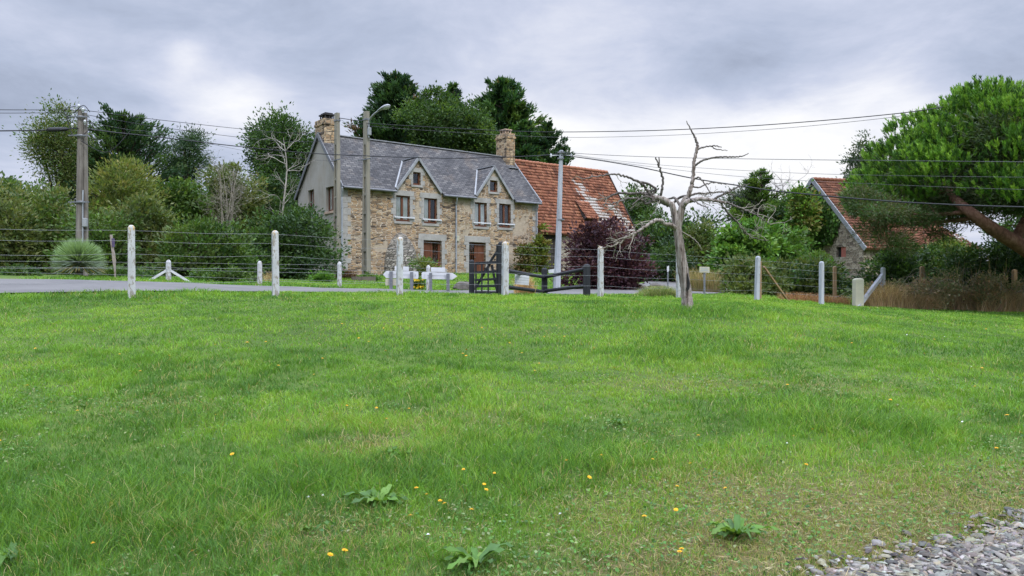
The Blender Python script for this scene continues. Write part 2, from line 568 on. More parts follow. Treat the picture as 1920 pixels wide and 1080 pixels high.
def tiles(name, lichen=None, dim=1.0):
    """uv in metres: u along the eave, v up the slope (courses .28, tiles .21 wide)"""
    m, t = material(name)
    uv = t.n('ShaderNodeTexCoord').outputs['UV']
    s = t.n('ShaderNodeSeparateXYZ', ins={0: uv})
    iu = t.math('FLOOR', t.math('DIVIDE', s.outputs[0], .21))
    iv = t.math('FLOOR', t.math('DIVIDE', s.outputs[1], .28))
    cell = t.n('ShaderNodeCombineXYZ', ins={0: iu, 1: iv}).outputs[0]
    wn = t.n('ShaderNodeTexWhiteNoise', noise_dimensions='2D', ins={'Vector': cell})
    big = t.noise(uv, .5, 4, .6).outputs[0]
    k = t.math('ADD', t.math('MULTIPLY', wn.outputs[0], .75), t.math('MULTIPLY', t.math('SUBTRACT', big, .45), .8))
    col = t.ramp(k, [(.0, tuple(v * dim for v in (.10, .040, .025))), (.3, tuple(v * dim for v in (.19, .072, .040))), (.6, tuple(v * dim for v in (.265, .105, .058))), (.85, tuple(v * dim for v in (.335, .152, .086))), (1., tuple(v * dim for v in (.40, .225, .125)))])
    fine = t.noise(uv, 9, 4, .7).outputs[0]
    col = t.mix(t.maprange(fine, .56, .72, 0, .5, True), col, (.20, .13, .085))
    moss = t.maprange(t.noise(uv, .9, 5, .65).outputs[0], .6, .72, 0, .5, True)
    col = t.mix(moss, col, (.24, .16, .06))
    if lichen:
        for (u0, v0, u1, v1, wd) in lichen:          # pale lichen-whitened tiles along a line on the slope
            du, dv = u1 - u0, v1 - v0
            L2 = du * du + dv * dv
            pu, pv = t.math('SUBTRACT', s.outputs[0], u0), t.math('SUBTRACT', s.outputs[1], v0)
            tt = t.math('DIVIDE', t.math('ADD', t.math('MULTIPLY', pu, du), t.math('MULTIPLY', pv, dv)), L2, clamp=True)
            eu = t.math('SUBTRACT', pu, t.math('MULTIPLY', tt, du))
            ev = t.math('SUBTRACT', pv, t.math('MULTIPLY', tt, dv))
            dist = t.math('SQRT', t.math('ADD', t.math('MULTIPLY', eu, eu), t.math('MULTIPLY', ev, ev)))
            dist = t.math('ADD', dist, t.math('MULTIPLY', t.math('SUBTRACT', t.noise(uv, 1.6, 4, .7).outputs[0], .5), 1.5))
            dist = t.math('ADD', dist, t.math('MULTIPLY', t.math('SUBTRACT', wn.outputs[0], .5), .5))
            row = t.maprange(t.math('FRACT', t.math('DIVIDE', s.outputs[1], .28)), .12, .34, .25, 1.0)
            mk = t.maprange(dist, wd, wd * .55, 0, .9, True)
            col = t.mix(t.math('MULTIPLY', mk, row), col, (.46, .43, .39))
    return finish(m, t, col, .8, fine, .3, .01, .25)


M['tile'] = tiles('clay_tiles', [(6.0, 4.8, 6.5, 2.9, .42), (6.5, 2.9, 7.6, .3, .95), (8.6, 2.6, 9.6, .6, .55)])
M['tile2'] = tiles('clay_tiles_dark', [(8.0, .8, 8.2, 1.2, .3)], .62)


def whitewash():
    m, t = material('flaking_whitewash')
    co = t.n('ShaderNodeTexCoord').outputs['Object']
    st = t.n('ShaderNodeVectorMath', operation='MULTIPLY', ins={0: co, 1: (1, 1, .45)}).outputs[0]
    a = t.noise(st, 16, 5, .65).outputs[0]
    b = t.noise(st, 4, 4, .6).outputs[0]
    base = t.ramp(b, [(.3, (.38, .385, .39)), (.7, (.54, .545, .55))])
    mk = t.maprange(t.math('ADD', t.math('MULTIPLY', a, .7), t.math('MULTIPLY', b, .3)), .495, .56, 0, .88, True)
    col = t.mix(mk, base, (.24, .215, .175))
    z = t.n('ShaderNodeSeparateXYZ', ins={0: co}).outputs[2]
    lich = t.math('MULTIPLY', t.maprange(z, 1.46, 1.56, 0, 1), t.maprange(a, .42, .55, 0, .9, True))
    col = t.mix(lich, col, (.50, .30, .06))
    return finish(m, t, col, .85, a, .5, .01, .2)


M['whitewash'] = whitewash()


def concrete(name='concrete', c=(.245, .225, .18)):
    m, t = material(name)
    co = t.n('ShaderNodeTexCoord').outputs['Object']
    st = t.n('ShaderNodeVectorMath', operation='MULTIPLY', ins={0: co, 1: (2.5, 2.5, .25)}).outputs[0]
    a = t.noise(st, 1.6, 5, .65).outputs[0]
    col = t.ramp(a, [(.28, tuple(v * .62 for v in c)), (.55, c), (.78, tuple(v * 1.2 for v in c))])
    col = t.mix(t.maprange(t.noise(co, 7, 5, .7).outputs[0], .58, .72, 0, .5, True), col, (.30, .245, .11))
    return finish(m, t, col, .9, t.noise(co, 30, 3).outputs[0], .3, .01, .2)


M['concrete'] = concrete()
M['palepole'] = concrete('painted_pole', (.40, .42, .45))


def woodgrain(name, stops, sc=(14, 14, .9), rough=.85, bstr=.6):
    m, t = material(name)
    co = t.n('ShaderNodeTexCoord').outputs['Object']
    st = t.n('ShaderNodeVectorMath', operation='MULTIPLY', ins={0: co, 1: sc}).outputs[0]
    a = t.noise(st, 1.0, 6, .65, .4).outputs[0]
    b = t.noise(co, 2.2, 4, .6).outputs[0]
    col = t.ramp(t.math('ADD', t.math('MULTIPLY', a, .7), t.math('MULTIPLY', b, .3)), stops)
    return finish(m, t, col, rough, a, bstr, .02, .2)


M['polewood'] = woodgrain('weathered_pole', [(.3, (.075, .064, .055)), (.5, (.17, .152, .132)), (.7, (.26, .24, .21))])
M['deadwood'] = woodgrain('dead_wood', [(.37, (.035, .026, .021)), (.445, (.15, .118, .098)), (.53, (.275, .235, .205)), (.66, (.43, .395, .365))], (22, 22, 2.2), bstr=1.0)
M['deadtwig'] = woodgrain('dead_twig', [(.3, (.12, .105, .08)), (.5, (.235, .21, .165)), (.7, (.35, .32, .27))], (6, 6, 6))
M['darkbranch'] = woodgrain('dark_branch', [(.3, (.055, .046, .042)), (.55, (.14, .12, .108)), (.75, (.25, .225, .205))], (6, 6, 6))
M['bark'] = woodgrain('bark', [(.3, (.035, .028, .02)), (.55, (.085, .068, .05)), (.75, (.14, .12, .09))], (9, 9, 2))
M['palebark'] = woodgrain('pale_bark', [(.3, (.2, .18, .15)), (.55, (.36, .33, .29)), (.75, (.5, .47, .43))], (9, 9, 3))
M['pinebark'] = woodgrain('pine_bark', [(.3, (.055, .03, .022)), (.5, (.15, .075, .052)), (.7, (.26, .15, .11))], (7, 7, 4), bstr=.9)
M['postwood'] = woodgrain('brown_post', [(.3, (.14, .09, .05)), (.55, (.30, .2, .11)), (.75, (.42, .31, .2))], (14, 14, 1))
M['barnwood'] = woodgrain('barn_door_wood', [(.3, (.028, .024, .022)), (.55, (.06, .052, .046)), (.75, (.10, .088, .078))], (16, 16, .7))
M['blackwood'] = woodgrain('black_stained_wood', [(.3, (.012, .013, .015)), (.55, (.026, .028, .032)), (.8, (.055, .06, .066))], (10, 10, 1), .6, .3)
M['brownwood'] = woodgrain('brown_joinery', [(.3, (.075, .03, .018)), (.55, (.14, .055, .03)), (.8, (.21, .09, .045))], (12, 12, 1.2), .5, .2)
M['zinc'] = plain('zinc', (.34, .36, .39), .25, 3, .5, .1, .4, .1)
M['leadgrey'] = plain('lead_flashing', (.29, .30, .31), .25, 3, .6, .1)
M['gutter'] = plain('gutter_zinc', (.16, .165, .175), .3, 4, .5, .1, .4)
M['white'] = plain('white_paint', (.60, .61, .63), .12, 3, .45, .05, .4)
M['cream'] = plain('cream_plate', (.47, .45, .34), .12, 3, .55, .05)
M['galv'] = plain('galvanised_steel', (.22, .23, .25), .3, 8, .45, .1, .5, .4)
M['greymark'] = plain('grey_print', (.38, .40, .42), .1, 3, .6, .0)
M['wire'] = plain('fence_wire', (.26, .265, .27), .3, 3, .5, .0, .4, .2)
M['cable'] = plain('black_cable', (.022, .022, .024), .3, 3, .6, .0)
M['thincable'] = plain('grey_cable', (.09, .09, .095), .3, 3, .6, .0)
M['curtain'] = plain('net_curtain', (.90, .90, .88), .2, 2, .9, .0)
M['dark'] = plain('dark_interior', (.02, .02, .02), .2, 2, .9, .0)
M['cap'] = plain('chimney_cap', (.035, .033, .034), .3, 5, .7, .1)
M['terracotta'] = plain('terracotta', (.45, .33, .25), .3, 5, .8, .1)
M['lamp'] = plain('lamp_housing', (.30, .31, .32), .15, 6, .4, .05, .5)
M['lampglass'] = plain('lamp_bowl', (.45, .45, .42), .1, 5, .25, .0, .5)
M['purple'] = plain('purple_paint', (.10, .075, .15), .3, 8, .7, .1)
M['driftwood'] = plain('bleached_board', (.36, .32, .28), .3, 8, .8, .2, c2=(.2, .15, .12))
M['pinkpaint'] = plain('faded_red_shutter', (.38, .13, .10), .3, 8, .8, .1)
M['sheet'] = plain('plastic_sheet', (.55, .58, .62), .25, 2, .4, .1, .4)
M['rock'] = plain('grey_rock', (.15, .135, .12), .45, 3, .9, .5, bdist=.03)
M['planterwood'] = plain('old_trough', (.16, .135, .11), .4, 5, .9, .3)


def glassmat():
    m, t = material('window_glass')
    fr = t.n('ShaderNodeFresnel', ins={0: 1.5}).outputs[0]
    tr = t.n('ShaderNodeBsdfTransparent', ins={0: (.93, .95, .95, 1)})
    gl = t.n('ShaderNodeBsdfGlossy', ins={'Color': (.9, .93, .97, 1), 'Roughness': .03})
    mx = t.n('ShaderNodeMixShader', ins={0: t.math('ADD', t.math('MULTIPLY', fr, .7), .01, clamp=True), 1: tr.outputs[0], 2: gl.outputs[0]})
    t.n('ShaderNodeOutputMaterial', ins={0: mx.outputs[0]})
    return m


M['glass'] = glassmat()


def leafmat(name, trans=.35, rough=.55, spec=.25):
    m, t = material(name)
    at = t.n('ShaderNodeAttribute', attribute_name='Col')
    b = t.n('ShaderNodeBsdfPrincipled', ins={'Base Color': at.outputs['Color'], 'Roughness': rough, 'Specular IOR Level': spec})
    tl = t.n('ShaderNodeBsdfTranslucent', ins={0: t.mix(1.0, at.outputs['Color'], (1.55, 1.5, .7), 'MULTIPLY')})
    mx = t.n('ShaderNodeMixShader', ins={0: trans, 1: b.outputs[0], 2: tl.outputs[0]})
    t.n('ShaderNodeOutputMaterial', ins={0: mx.outputs[0]})
    return m


M['leaf'] = leafmat('leaf', .28)
M['blade'] = leafmat('grass_blade', .35, .5, .2)


def attrmat(name, rough=.85):
    m, t = material(name)
    at = t.n('ShaderNodeAttribute', attribute_name='Col')
    co = t.n('ShaderNodeTexCoord').outputs['Object']
    c = t.mix(.5, at.outputs['Color'], t.ramp(t.noise(co, 60, 3, .7).outputs[0], [(.3, (.3, .3, .3)), (.7, (.7, .7, .7))]), 'OVERLAY')
    return finish(m, t, c, rough, t.noise(co, 90, 3).outputs[0], .3, .004, .25)


M['attr'] = attrmat('stone_chips')
M['dry'] = attrmat('dry_stalks', .9)


def soil():
    m, t = material('turf_ground')
    dryat = t.n('ShaderNodeAttribute', attribute_name='Col').outputs['Fac']
    co = t.n('ShaderNodeTexCoord').outputs['Object']
    a = t.noise(co, .35, 5, .6).outputs[0]
    b = t.noise(co, 9, 5, .7).outputs[0]
    k = t.math('ADD', t.math('MULTIPLY', a, .5), t.math('MULTIPLY', b, .5))
    col = t.ramp(k, [(.3, (.035, .055, .014)), (.5, (.07, .115, .024)), (.66, (.11, .15, .035)), (.8, (.15, .14, .06))])
    col = t.mix(dryat, col, t.ramp(b, [(.3, (.10, .075, .04)), (.55, (.12, .115, .045)), (.75, (.21, .18, .09))]))
    return finish(m, t, col, .95, b, .8, .04, .1)


M['soil'] = soil()


def asphalt():
    m, t = material('asphalt')
    co = t.n('ShaderNodeTexCoord').outputs['Object']
    a = t.noise(co, .7, 5, .6).outputs[0]
    b = t.noise(co, 45, 3, .7).outputs[0]
    col = t.ramp(t.math('ADD', t.math('MULTIPLY', a, .6), t.math('MULTIPLY', b, .4)), [(.3, (.085, .08, .078)), (.5, (.12, .115, .11)), (.7, (.16, .152, .145))])
    return finish(m, t, col, .8, b, .4, .008, .3)


M['asphalt'] = asphalt()


def gravelbase():
    m, t = material('gravel_bed')
    co = t.n('ShaderNodeTexCoord').outputs['Object']
    v = t.n('ShaderNodeTexVoronoi', feature='F1', ins={'Vector': co, 'Scale': 55.0})
    s = t.n('ShaderNodeSeparateColor', ins={0: v.outputs['Color']})
    col = t.ramp(s.outputs[0], [(0, (.07, .065, .06)), (.5, (.17, .165, .165)), (1, (.33, .32, .31))])
    return finish(m, t, col, .9, v.outputs['Distance'], .8, .02, .2)


M['gravel'] = gravelbase()

# ------------------------------------------------------------------ foliage builders
def unit(a):
    return a / (np.linalg.norm(a, axis=1, keepdims=True) + 1e-9)


def leaves_mesh(name, pos, axis, nrm, L, W, col, parent, mat=None, fold=.18):
    """diamond leaves: pos base, axis direction of growth, nrm facing; L, W arrays"""
    n = len(pos)
    axis = unit(axis)
    side = unit(np.cross(axis, nrm))
    up = np.cross(side, axis)
    L = np.broadcast_to(L, (n,))[:, None]
    W = np.broadcast_to(W, (n,))[:, None]
    v = np.empty((n, 4, 3), np.float32)
    v[:, 0] = pos
    v[:, 1] = pos + axis * L * .45 + side * W * .5 + up * W * fold
    v[:, 2] = pos + axis * L
    v[:, 3] = pos + axis * L * .45 - side * W * .5 + up * W * fold
    f = np.arange(n * 4, dtype=np.int32).reshape(n, 4)
    c = np.repeat(np.asarray(col, np.float32), 4, axis=0)
    return np_mesh(name, v.reshape(-1, 3), [f], mat or M['leaf'], parent, col=c)


def pick(pal, idx, r, jit=.22):
    c = np.asarray(pal, float)[idx]
    k = 1 + (r.random((len(idx), 1)) - .5) * 2 * jit
    h = 1 + (r.random((len(idx), 3)) - .5) * .16
    return np.clip(c * k * h * 1.18, 0, 1)


def blob_points(blobs, n, r, shell=.5):
    b = np.asarray(blobs, float)
    vol = (b[:, 3] * b[:, 4] * b[:, 5]) ** .72
    which = r.choice(len(b), n, p=vol / vol.sum())
    d = unit(r.normal(size=(n, 3)))
    rad = (shell ** 3 + r.random(n) * (1 - shell ** 3)) ** (1 / 3)
    p = b[which, :3] + d * rad[:, None] * b[which, 3:]
    return p, d


def crown_mesh(name, blobs, pal, parent, seed, clumps=220, per=60, cr=.45, L=.2, W=.1, shell=.45, up=.25, droop=0.0, zmin=None, jit=.22, spiky=0.0):
    r = np.random.default_rng(seed)
    c, d = blob_points(blobs, clumps, r, shell)
    ci = r.integers(0, len(pal), clumps)
    k = np.repeat(np.arange(clumps), per)
    sc = (.6 + .8 * r.random(clumps))[k]
    off = r.normal(size=(len(k), 3)) * cr * .5 * sc[:, None]
    off[:, 2] *= .7
    p = c[k] + off
    ax = unit(off + .6 * d[k] * cr + r.normal(size=(len(k), 3)) * cr * .6 * (1 - spiky))
    ax[:, 2] += up - droop
    nr = unit(d[k] * .7 + r.normal(size=(len(k), 3)) * .7 + np.array([0, 0, .5]))
    if zmin is not None:
        ok = p[:, 2] > zmin
        p, ax, nr, k = p[ok], ax[ok], nr[ok], k[ok]
    s = .65 + .7 * r.random(len(p))
    # a few leaves stray from their clump's colour
    idx = np.where(r.random(len(p)) < .15, r.integers(0, len(pal), len(p)), ci[k])
    return leaves_mesh(name, p, ax, nr, L * s, W * s, pick(pal, idx, r, jit), parent), c


def auto_blobs(c, rx, ry, rz, r, n=9, ratio=.5, skirt=False):
    out = [(c[0], c[1], c[2], rx * .72, ry * .72, rz * .72)]
    if skirt:                                   # shrubs leafy down to the ground
        for q in (-.72, -.3, .1, .45, .75):
            out.append((c[0] + q * rx, c[1] - ry * r.uniform(0, .5), c[2] - rz * r.uniform(.45, .62), rx * .32, ry * .5, rz * .45))
    for i in range(n):
        d = r.normal(size=3)
        d /= np.linalg.norm(d)
        k = ratio * (.75 + .5 * r.random())
        out.append((c[0] + d[0] * rx * (1 - k * .9), c[1] + d[1] * ry * (1 - k * .9), c[2] + d[2] * rz * (1 - k * .9), rx * k, ry * k, rz * k))
    return out


def plant(name, label, cat, Y, px0, px1, pytop, pybot, pal, seed, dens=1.0, L=.22, W=.11, trunk=True, nb=9, ratio=.5, depth=None, skirt=None,
          group=None, cr=.5, shell=.45, up=.25, droop=0., mat='bark', per=56, spiky=0., base_y=None, crown='crown', jit=.22):
    """broadleaf tree or shrub filling a box of the photograph at distance Y"""
    r = np.random.default_rng(seed)
    a, b = P(px0, pytop, Y), P(px1, pybot, Y)
    rx, rz = (b[0] - a[0]) / 2, (a[2] - b[2]) / 2
    c = np.array([(a[0] + b[0]) / 2, Y, (a[2] + b[2]) / 2])
    ry = depth if depth else min(rx, max(rz, rx * .6))
    g = gz(c[0], Y)
    t = thing(name, label, cat, (c[0], Y, g), 0, group)
    o = np.array([c[0], Y, g])
    bl = [(q[0] - o[0], q[1] - o[1], q[2] - o[2], q[3], q[4], q[5]) for q in auto_blobs(c, rx, ry, rz, r, nb, ratio, skirt if skirt is not None else name in ('shrub', 'hedge_bush', 'purple_shrub', 'willow_shrub'))]
    area = 4 * math.pi * ((rx * ry) ** 1.6 / 3 + (rx * rz) ** 1.6 / 3 + (ry * rz) ** 1.6 / 3) ** (1 / 1.6)
    n = max(30, int(area * dens * 4.2))
    _, cc = crown_mesh(crown, bl, pal, t, seed + 1, n, per, cr, L, W, shell, up, droop, zmin=-.1, spiky=spiky, jit=jit)
    if trunk:
        tb = Tubes()
        top = c[2] - g + rz * .3
        rr = max(.05, min(.35, (rz * 2 + c[2] - g) * .022))
        tb.add([(0, 0, -.2), (.1 * rx * .3, 0, top * .5), (0, 0, top)], [rr * 1.2, rr * .8, rr * .25], 8, 4, .08)
        for i in range(min(14, len(cc))):
            q = cc[r.integers(0, len(cc))]
            s = r.uniform(.25, .8)
            st = np.array([0, 0, top * s])
            if q[2] < st[2] * .6:
                st[2] = max(.1, q[2] * .7)
            mid = (st + q) / 2 + np.array([0, 0, -.05 * np.linalg.norm(q - st)])
            tb.add([st, mid, q], [rr * .45, rr * .28, rr * .08], 5, 3)
        tb.build('trunk', M[mat], t)
    return t


def conifer(label, Y, pxc, pyt, pyb, halfw, pal, seed, n_br=110, lean=0., group=None, name='conifer_tree', dead=.0, L=.5, bare=.1, prof=.75):
    """irregular conifer of rising sprays, with gaps"""
    r = np.random.default_rng(seed)
    top, bot = P(pxc, pyt, Y), P(pxc, pyb, Y)
    R = halfw / F * Y
    g = gz(top[0], Y)
    t = thing(name, label, 'tree', (top[0], Y, g), 0, group)
    H = top[2] - g
    b0 = max(.5, (bot[2] - g))
    tb = Tubes()
    tr = .028 * H
    tb.add([(0, 0, -.2), (lean * .3, 0, H * .5), (lean, 0, H * .97)], [tr, tr * .6, .03], 8, 5, .06)
    Ps, As, Ns, Ls, Ci = [], [], [], [], []
    for i in range(n_br):
        z = b0 + (H - b0) * (i + r.random()) / n_br
        q = (H - z) / max(.1, H - b0)
        ln = R * (.10 + .9 * q ** prof) * (r.uniform(.35, .8) if r.random() < .6 else r.uniform(.8, 1.12))
        a = r.uniform(0, 2 * math.pi)
        rise = r.uniform(.05, .55) + .5 * (1 - q)
        ex = np.array([math.cos(a), math.sin(a), rise])
        st = np.array([lean * z / H, 0, z - ln * .25])
        en = st + ex * ln
        tb.add([st, (st + en) / 2 + np.array([0, 0, -.06 * ln]), en], [tr * .25, tr * .16, .012], 4, 2)
        m = int(22 + 58 * ln)
        s = bare + (1.0 - bare) * r.random(m) ** .55
        p = st + (en - st) * s[:, None] + r.normal(size=(m, 3)) * np.array([.15, .15, .10]) * (.5 + .35 * ln)
        Ps.append(p)
        As.append(ex * .8 + r.normal(size=(m, 3)) * .45 + np.array([0, 0, .25]))
        Ns.append(r.normal(size=(m, 3)) + np.array([0, 0, .8]))
        Ls.append(L * (.5 + .8 * r.random(m)))
        ci = r.integers(0, len(pal) - 1)
        if r.random() < dead:
            ci = len(pal) - 1
        Ci.append(np.where(r.random(m) < .15, r.integers(0, len(pal) - 1, m), ci))
    Lh = np.concatenate(Ls)
    leaves_mesh('crown', np.concatenate(Ps), np.concatenate(As), np.concatenate(Ns), Lh, Lh * .34, pick(pal, np.concatenate(Ci), r), t)
    tb.build('trunk', M['bark'], t)
    return t


def bare_branches(T, st, d, ln, rad, r, depth=3, spread=.6, gravity=0.0, kids=3, seg=5):
    """recursive twigs"""
    n = 4
    pts = [np.array(st, float)]
    d = np.array(d, float) / np.linalg.norm(d)
    for i in range(n):
        d = d + r.normal(size=3) * .22 + np.array([0, 0, gravity])
        d /= np.linalg.norm(d)
        pts.append(pts[-1] + d * ln / n)
    T.add(pts, np.linspace(rad, max(.004, rad * .35), n + 1), seg, 2)
    if depth <= 0:
        return
    for k in range(kids):
        i = r.integers(1, n + 1)
        nd = d + r.normal(size=3) * spread
        bare_branches(T, pts[i], nd, ln * r.uniform(.45, .75), rad * .5, r, depth - 1, spread, gravity, kids, max(3, seg - 1))

# palettes (real leaf colours)
PAL_MID = [(.05, .10, .02), (.065, .12, .024), (.04, .085, .02), (.085, .14, .028), (.055, .09, .026)]
PAL_DARK = [(.026, .056, .018), (.034, .068, .02), (.022, .046, .018), (.048, .085, .024)]
PAL_OLIVE = [(.09, .12, .032), (.075, .105, .034), (.11, .135, .04), (.06, .09, .028), (.13, .145, .05)]
PAL_YELLOW = [(.12, .155, .034), (.15, .17, .04), (.09, .13, .032), (.17, .165, .05)]
PAL_BRIGHT = [(.065, .15, .024), (.085, .18, .028), (.05, .12, .022), (.11, .20, .035)]
PAL_CON = [(.024, .055, .024), (.035, .075, .026), (.05, .09, .026), (.018, .042, .022), (.09, .06, .03)]
PAL_CON2 = [(.03, .075, .024), (.045, .10, .026), (.07, .115, .028), (.022, .052, .024), (.11, .065, .03)]
PAL_PURPLE = [(.045, .018, .028), (.065, .027, .036), (.032, .014, .022), (.085, .04, .045)]
PAL_GREY = [(.085, .11, .075), (.065, .09, .06), (.1, .125, .09)]
# ------------------------------------------------------------------ ground, road, lane, gravel
def structure(o):
    o['kind'] = 'structure'
    return o


def grid_axis(lo, hi, fine, coarse_to):
    a = np.arange(lo, hi + 1e-6, fine)
    k, left, right = fine, [lo], [hi]
    while left[-1] > -coarse_to:
        k *= 1.35
        left.append(left[-1] - k)
    while right[-1] < coarse_to:
        k *= 1.0
        right.append(right[-1] + max(2.0, (right[-1] - hi) * .35))
    return np.r_[left[:0:-1], a, right[1:]]


gx = grid_axis(-24, 30, .3, 900)
gy = grid_axis(-4, 66, .3, 900)
GX, GY = np.meshgrid(gx, gy)
GZ = ground(GX, GY)
nx, ny = len(gx), len(gy)
ii = (np.arange(ny - 1)[:, None] * nx + np.arange(nx - 1)[None, :]).ravel()

FE = np.array([.842, .539])      # direction of the near fence
FN = np.array([-.539, .842])     # away from the camera
F0 = np.array([0.0, 22.6])


def fpt(s, off=0.0):
    return F0 + FE * s + FN * off


def ribbon(name, centre, half, mat, lift=.035, step=.5):
    pts = [np.array(c, float) for c in centre]
    p, _ = smooth_path(np.c_[pts, np.zeros(len(pts))], np.ones(len(pts)), 14)
    p = p[:, :2]
    t = np.gradient(p, axis=0)
    t /= np.linalg.norm(t, axis=1, keepdims=True)
    nrm = np.c_[-t[:, 1], t[:, 0]]
    m = int(half * 2 / .35)
    o = np.linspace(-half, half, m + 1)
    V = p[:, None, :] + nrm[:, None, :] * o[None, :, None]
    wob = (vnoise(p[:, 0] * 1.7, p[:, 1] * 1.7, 41) - .5) * .3
    V[:, 0] += nrm * wob[:, None]
    V[:, -1] -= nrm * wob[:, None]
    z = ground(V[..., 0], V[..., 1]) + lift
    v = np.c_[V.reshape(-1, 2), z.ravel()]
    k = (np.arange(len(p) - 1)[:, None] * (m + 1) + np.arange(m)[None, :]).ravel()
    return structure(np_mesh(name, v, [np.c_[k, k + 1, k + m + 2, k + m + 1]], mat, smooth=True))


ROAD = [fpt(-60, 4.2), fpt(-30, 4.2), fpt(-18, 4.1), fpt(-8, 4.25), fpt(0, 4.7), fpt(6, 5.2), (5.2, 33.2), (8.2, 38.5), (10.5, 46), (13, 58), (15, 75)]
ribbon('road', ROAD, 2.45, M['asphalt'])
_rc, _ = smooth_path(np.c_[np.array([np.array(c, float) for c in ROAD]), np.zeros(len(ROAD))], np.ones(len(ROAD)), 14)
_rc = _rc[:, :2]


def road_dist(x, y):
    d = np.full(np.shape(x), 1e9)
    for q in _rc[::2]:
        d = np.minimum(d, np.hypot(x - q[0], y - q[1]))
    return d


# gravel drive in the near right corner
def on_ground(px, py):
    a = (px - 960) / F
    Y = np.arange(3.2, 40, .02)
    z = ground(a * Y, Y)
    row = HZ - (z - EYE) / Y * F
    i = np.argmax(row <= py)
    return np.array([a * Y[i], Y[i], z[i]])


GA, GB = on_ground(1590, 1078)[:2], on_ground(1920, 986)[:2]
GD = (GB - GA) / np.linalg.norm(GB - GA)
GN = np.array([GD[1], -GD[0]])


def gravel_side(x, y):
    """positive inside the gravel"""
    wob = (vnoise(x * 2.3, y * 2.3, 77, 3) - .5) * .30
    return (x - GA[0]) * GN[0] + (y - GA[1]) * GN[1] + wob


def gravel_sheet():
    xs, ys = np.arange(-.4, 8.01, .12), np.arange(-3, 9.0, .12)
    X, Y = np.meshgrid(xs, ys)
    s = gravel_side(X, Y)
    Z = ground(X, Y) + np.where(s > -.05, .012, -.06)
    n, m = len(xs), len(ys)
    k = (np.arange(m - 1)[:, None] * n + np.arange(n - 1)[None, :])
    keep = (s[:-1, :-1] > -.3)
    k = k[keep].ravel()
    structure(np_mesh('gravel_drive', np.c_[X.ravel(), Y.ravel(), Z.ravel()], [np.c_[k, k + 1, k + n + 1, k + n]], M['gravel'], smooth=True))
    r = np.random.default_rng(5)
    N = 110000
    x, y = r.uniform(.2, 7.4, N), r.uniform(2.4, 7.6, N)
    sd = gravel_side(x, y)
    ok = (sd > 0) | ((sd > -.45) & (r.random(N) < .30 * np.exp(-(sd / .14) ** 2)))
    x, y = x[ok], y[ok]
    N = len(x)
    big = r.random(N) ** 7
    L = .008 + .017 * r.random(N) + .03 * big
    W = L * r.uniform(.38, .72, N)
    H = .0015 + .003 * r.random(N) + .005 * big
    base = np.array([(-1, -.7, -1), (.2, -1, -1), (1, -.3, -1), (.8, .8, -1), (-.3, 1, -1), (-1, .4, -1)], float)
    base = np.r_[base, base * np.array([.8, .8, -1])]
    V = base[None] * (1 + (r.random((N, 12, 3)) - .5) * np.array([.5, .5, .6])) * np.c_[L, W, H][:, None, :]
    a = r.uniform(0, 6.283, N)
    tx, ty = r.normal(0, .22, N), r.normal(0, .22, N)
    z = V[..., 2] + V[..., 0] * tx[:, None] + V[..., 1] * ty[:, None]
    X = V[..., 0] * np.cos(a)[:, None] - V[..., 1] * np.sin(a)[:, None] + x[:, None]
    Y = V[..., 0] * np.sin(a)[:, None] + V[..., 1] * np.cos(a)[:, None] + y[:, None]
    Z = z + (ground(x, y) + .016 + .012 * r.random(N))[:, None]
    v = np.stack([X, Y, Z], -1).reshape(-1, 3)
    b = np.arange(N)[:, None] * 12
    quads = np.concatenate([b + np.array([[i, (i + 1) % 6, 6 + (i + 1) % 6, 6 + i]]) for i in range(6)])
    tops = np.concatenate([b + np.array([[6, 7, 8, 9]]), b + np.array([[6, 9, 10, 11]])])
    pal = np.array([(.092, .086, .078), (.135, .127, .113), (.056, .053, .049), (.175, .165, .146), (.19, .165, .125), (.11, .092, .076), (.235, .222, .195)])
    c = np.repeat(pick(pal, r.integers(0, len(pal), N), r, .2), 12, axis=0)
    o = np_mesh('gravel_stones', v, [quads, tops], M['attr'], col=c)
    tag(o, 'grey slate chippings spread over the gravel drive corner', 'gravel', kind='stuff')


gravel_sheet()


# spots of the lawn: lush dark tufts (+) and worn dry places (-), by place on the ground
LUSH = [(1290, 642, .9, .5, 1.0), (1215, 672, .8, .4, .6), (1600, 800, .8, .35, .9), (350, 785, .7, .3, .7), (120, 960, .7, .4, .9),
        (330, 960, .8, .4, .8), (920, 850, .8, .5, .6), (1230, 585, 1.6, .5, .9), (1360, 585, 1.0, .4, .6), (1000, 900, .5, .3, .4), (1160, 870, .5, .3, .5),
        (620, 900, .7, .3, .5), (250, 680, 1.2, .5, .5), (1510, 640, 1.4, .5, .3), (1420, 760, .9, .3, .4)]
DRY = [(695, 842, .45, .22, 1.0), (1310, 905, .7, .22, 1.0), (1100, 965, .35, .2, .9), (1480, 985, .6, .35, 1.0), (1650, 985, .7, .3, .9), (620, 1010, .7, .25, .7),
       (1350, 1040, .7, .25, .9), (1780, 920, .8, .3, .8), (1500, 720, 1.2, .3, .35), (1250, 720, 1.0, .3, .4), (300, 760, .6, .3, .35), (880, 790, .8, .3, .35), (1720, 600, 2.0, .5, .3)]


def spot_field(x, y, spots):
    s = np.zeros_like(x)
    for (px, py, rx, ry, a) in spots:
        p = on_ground(px, py)
        s += a * np.exp(-((x - p[0]) / rx) ** 2 - ((y - p[1]) / (ry * 2.0)) ** 2)
    return s


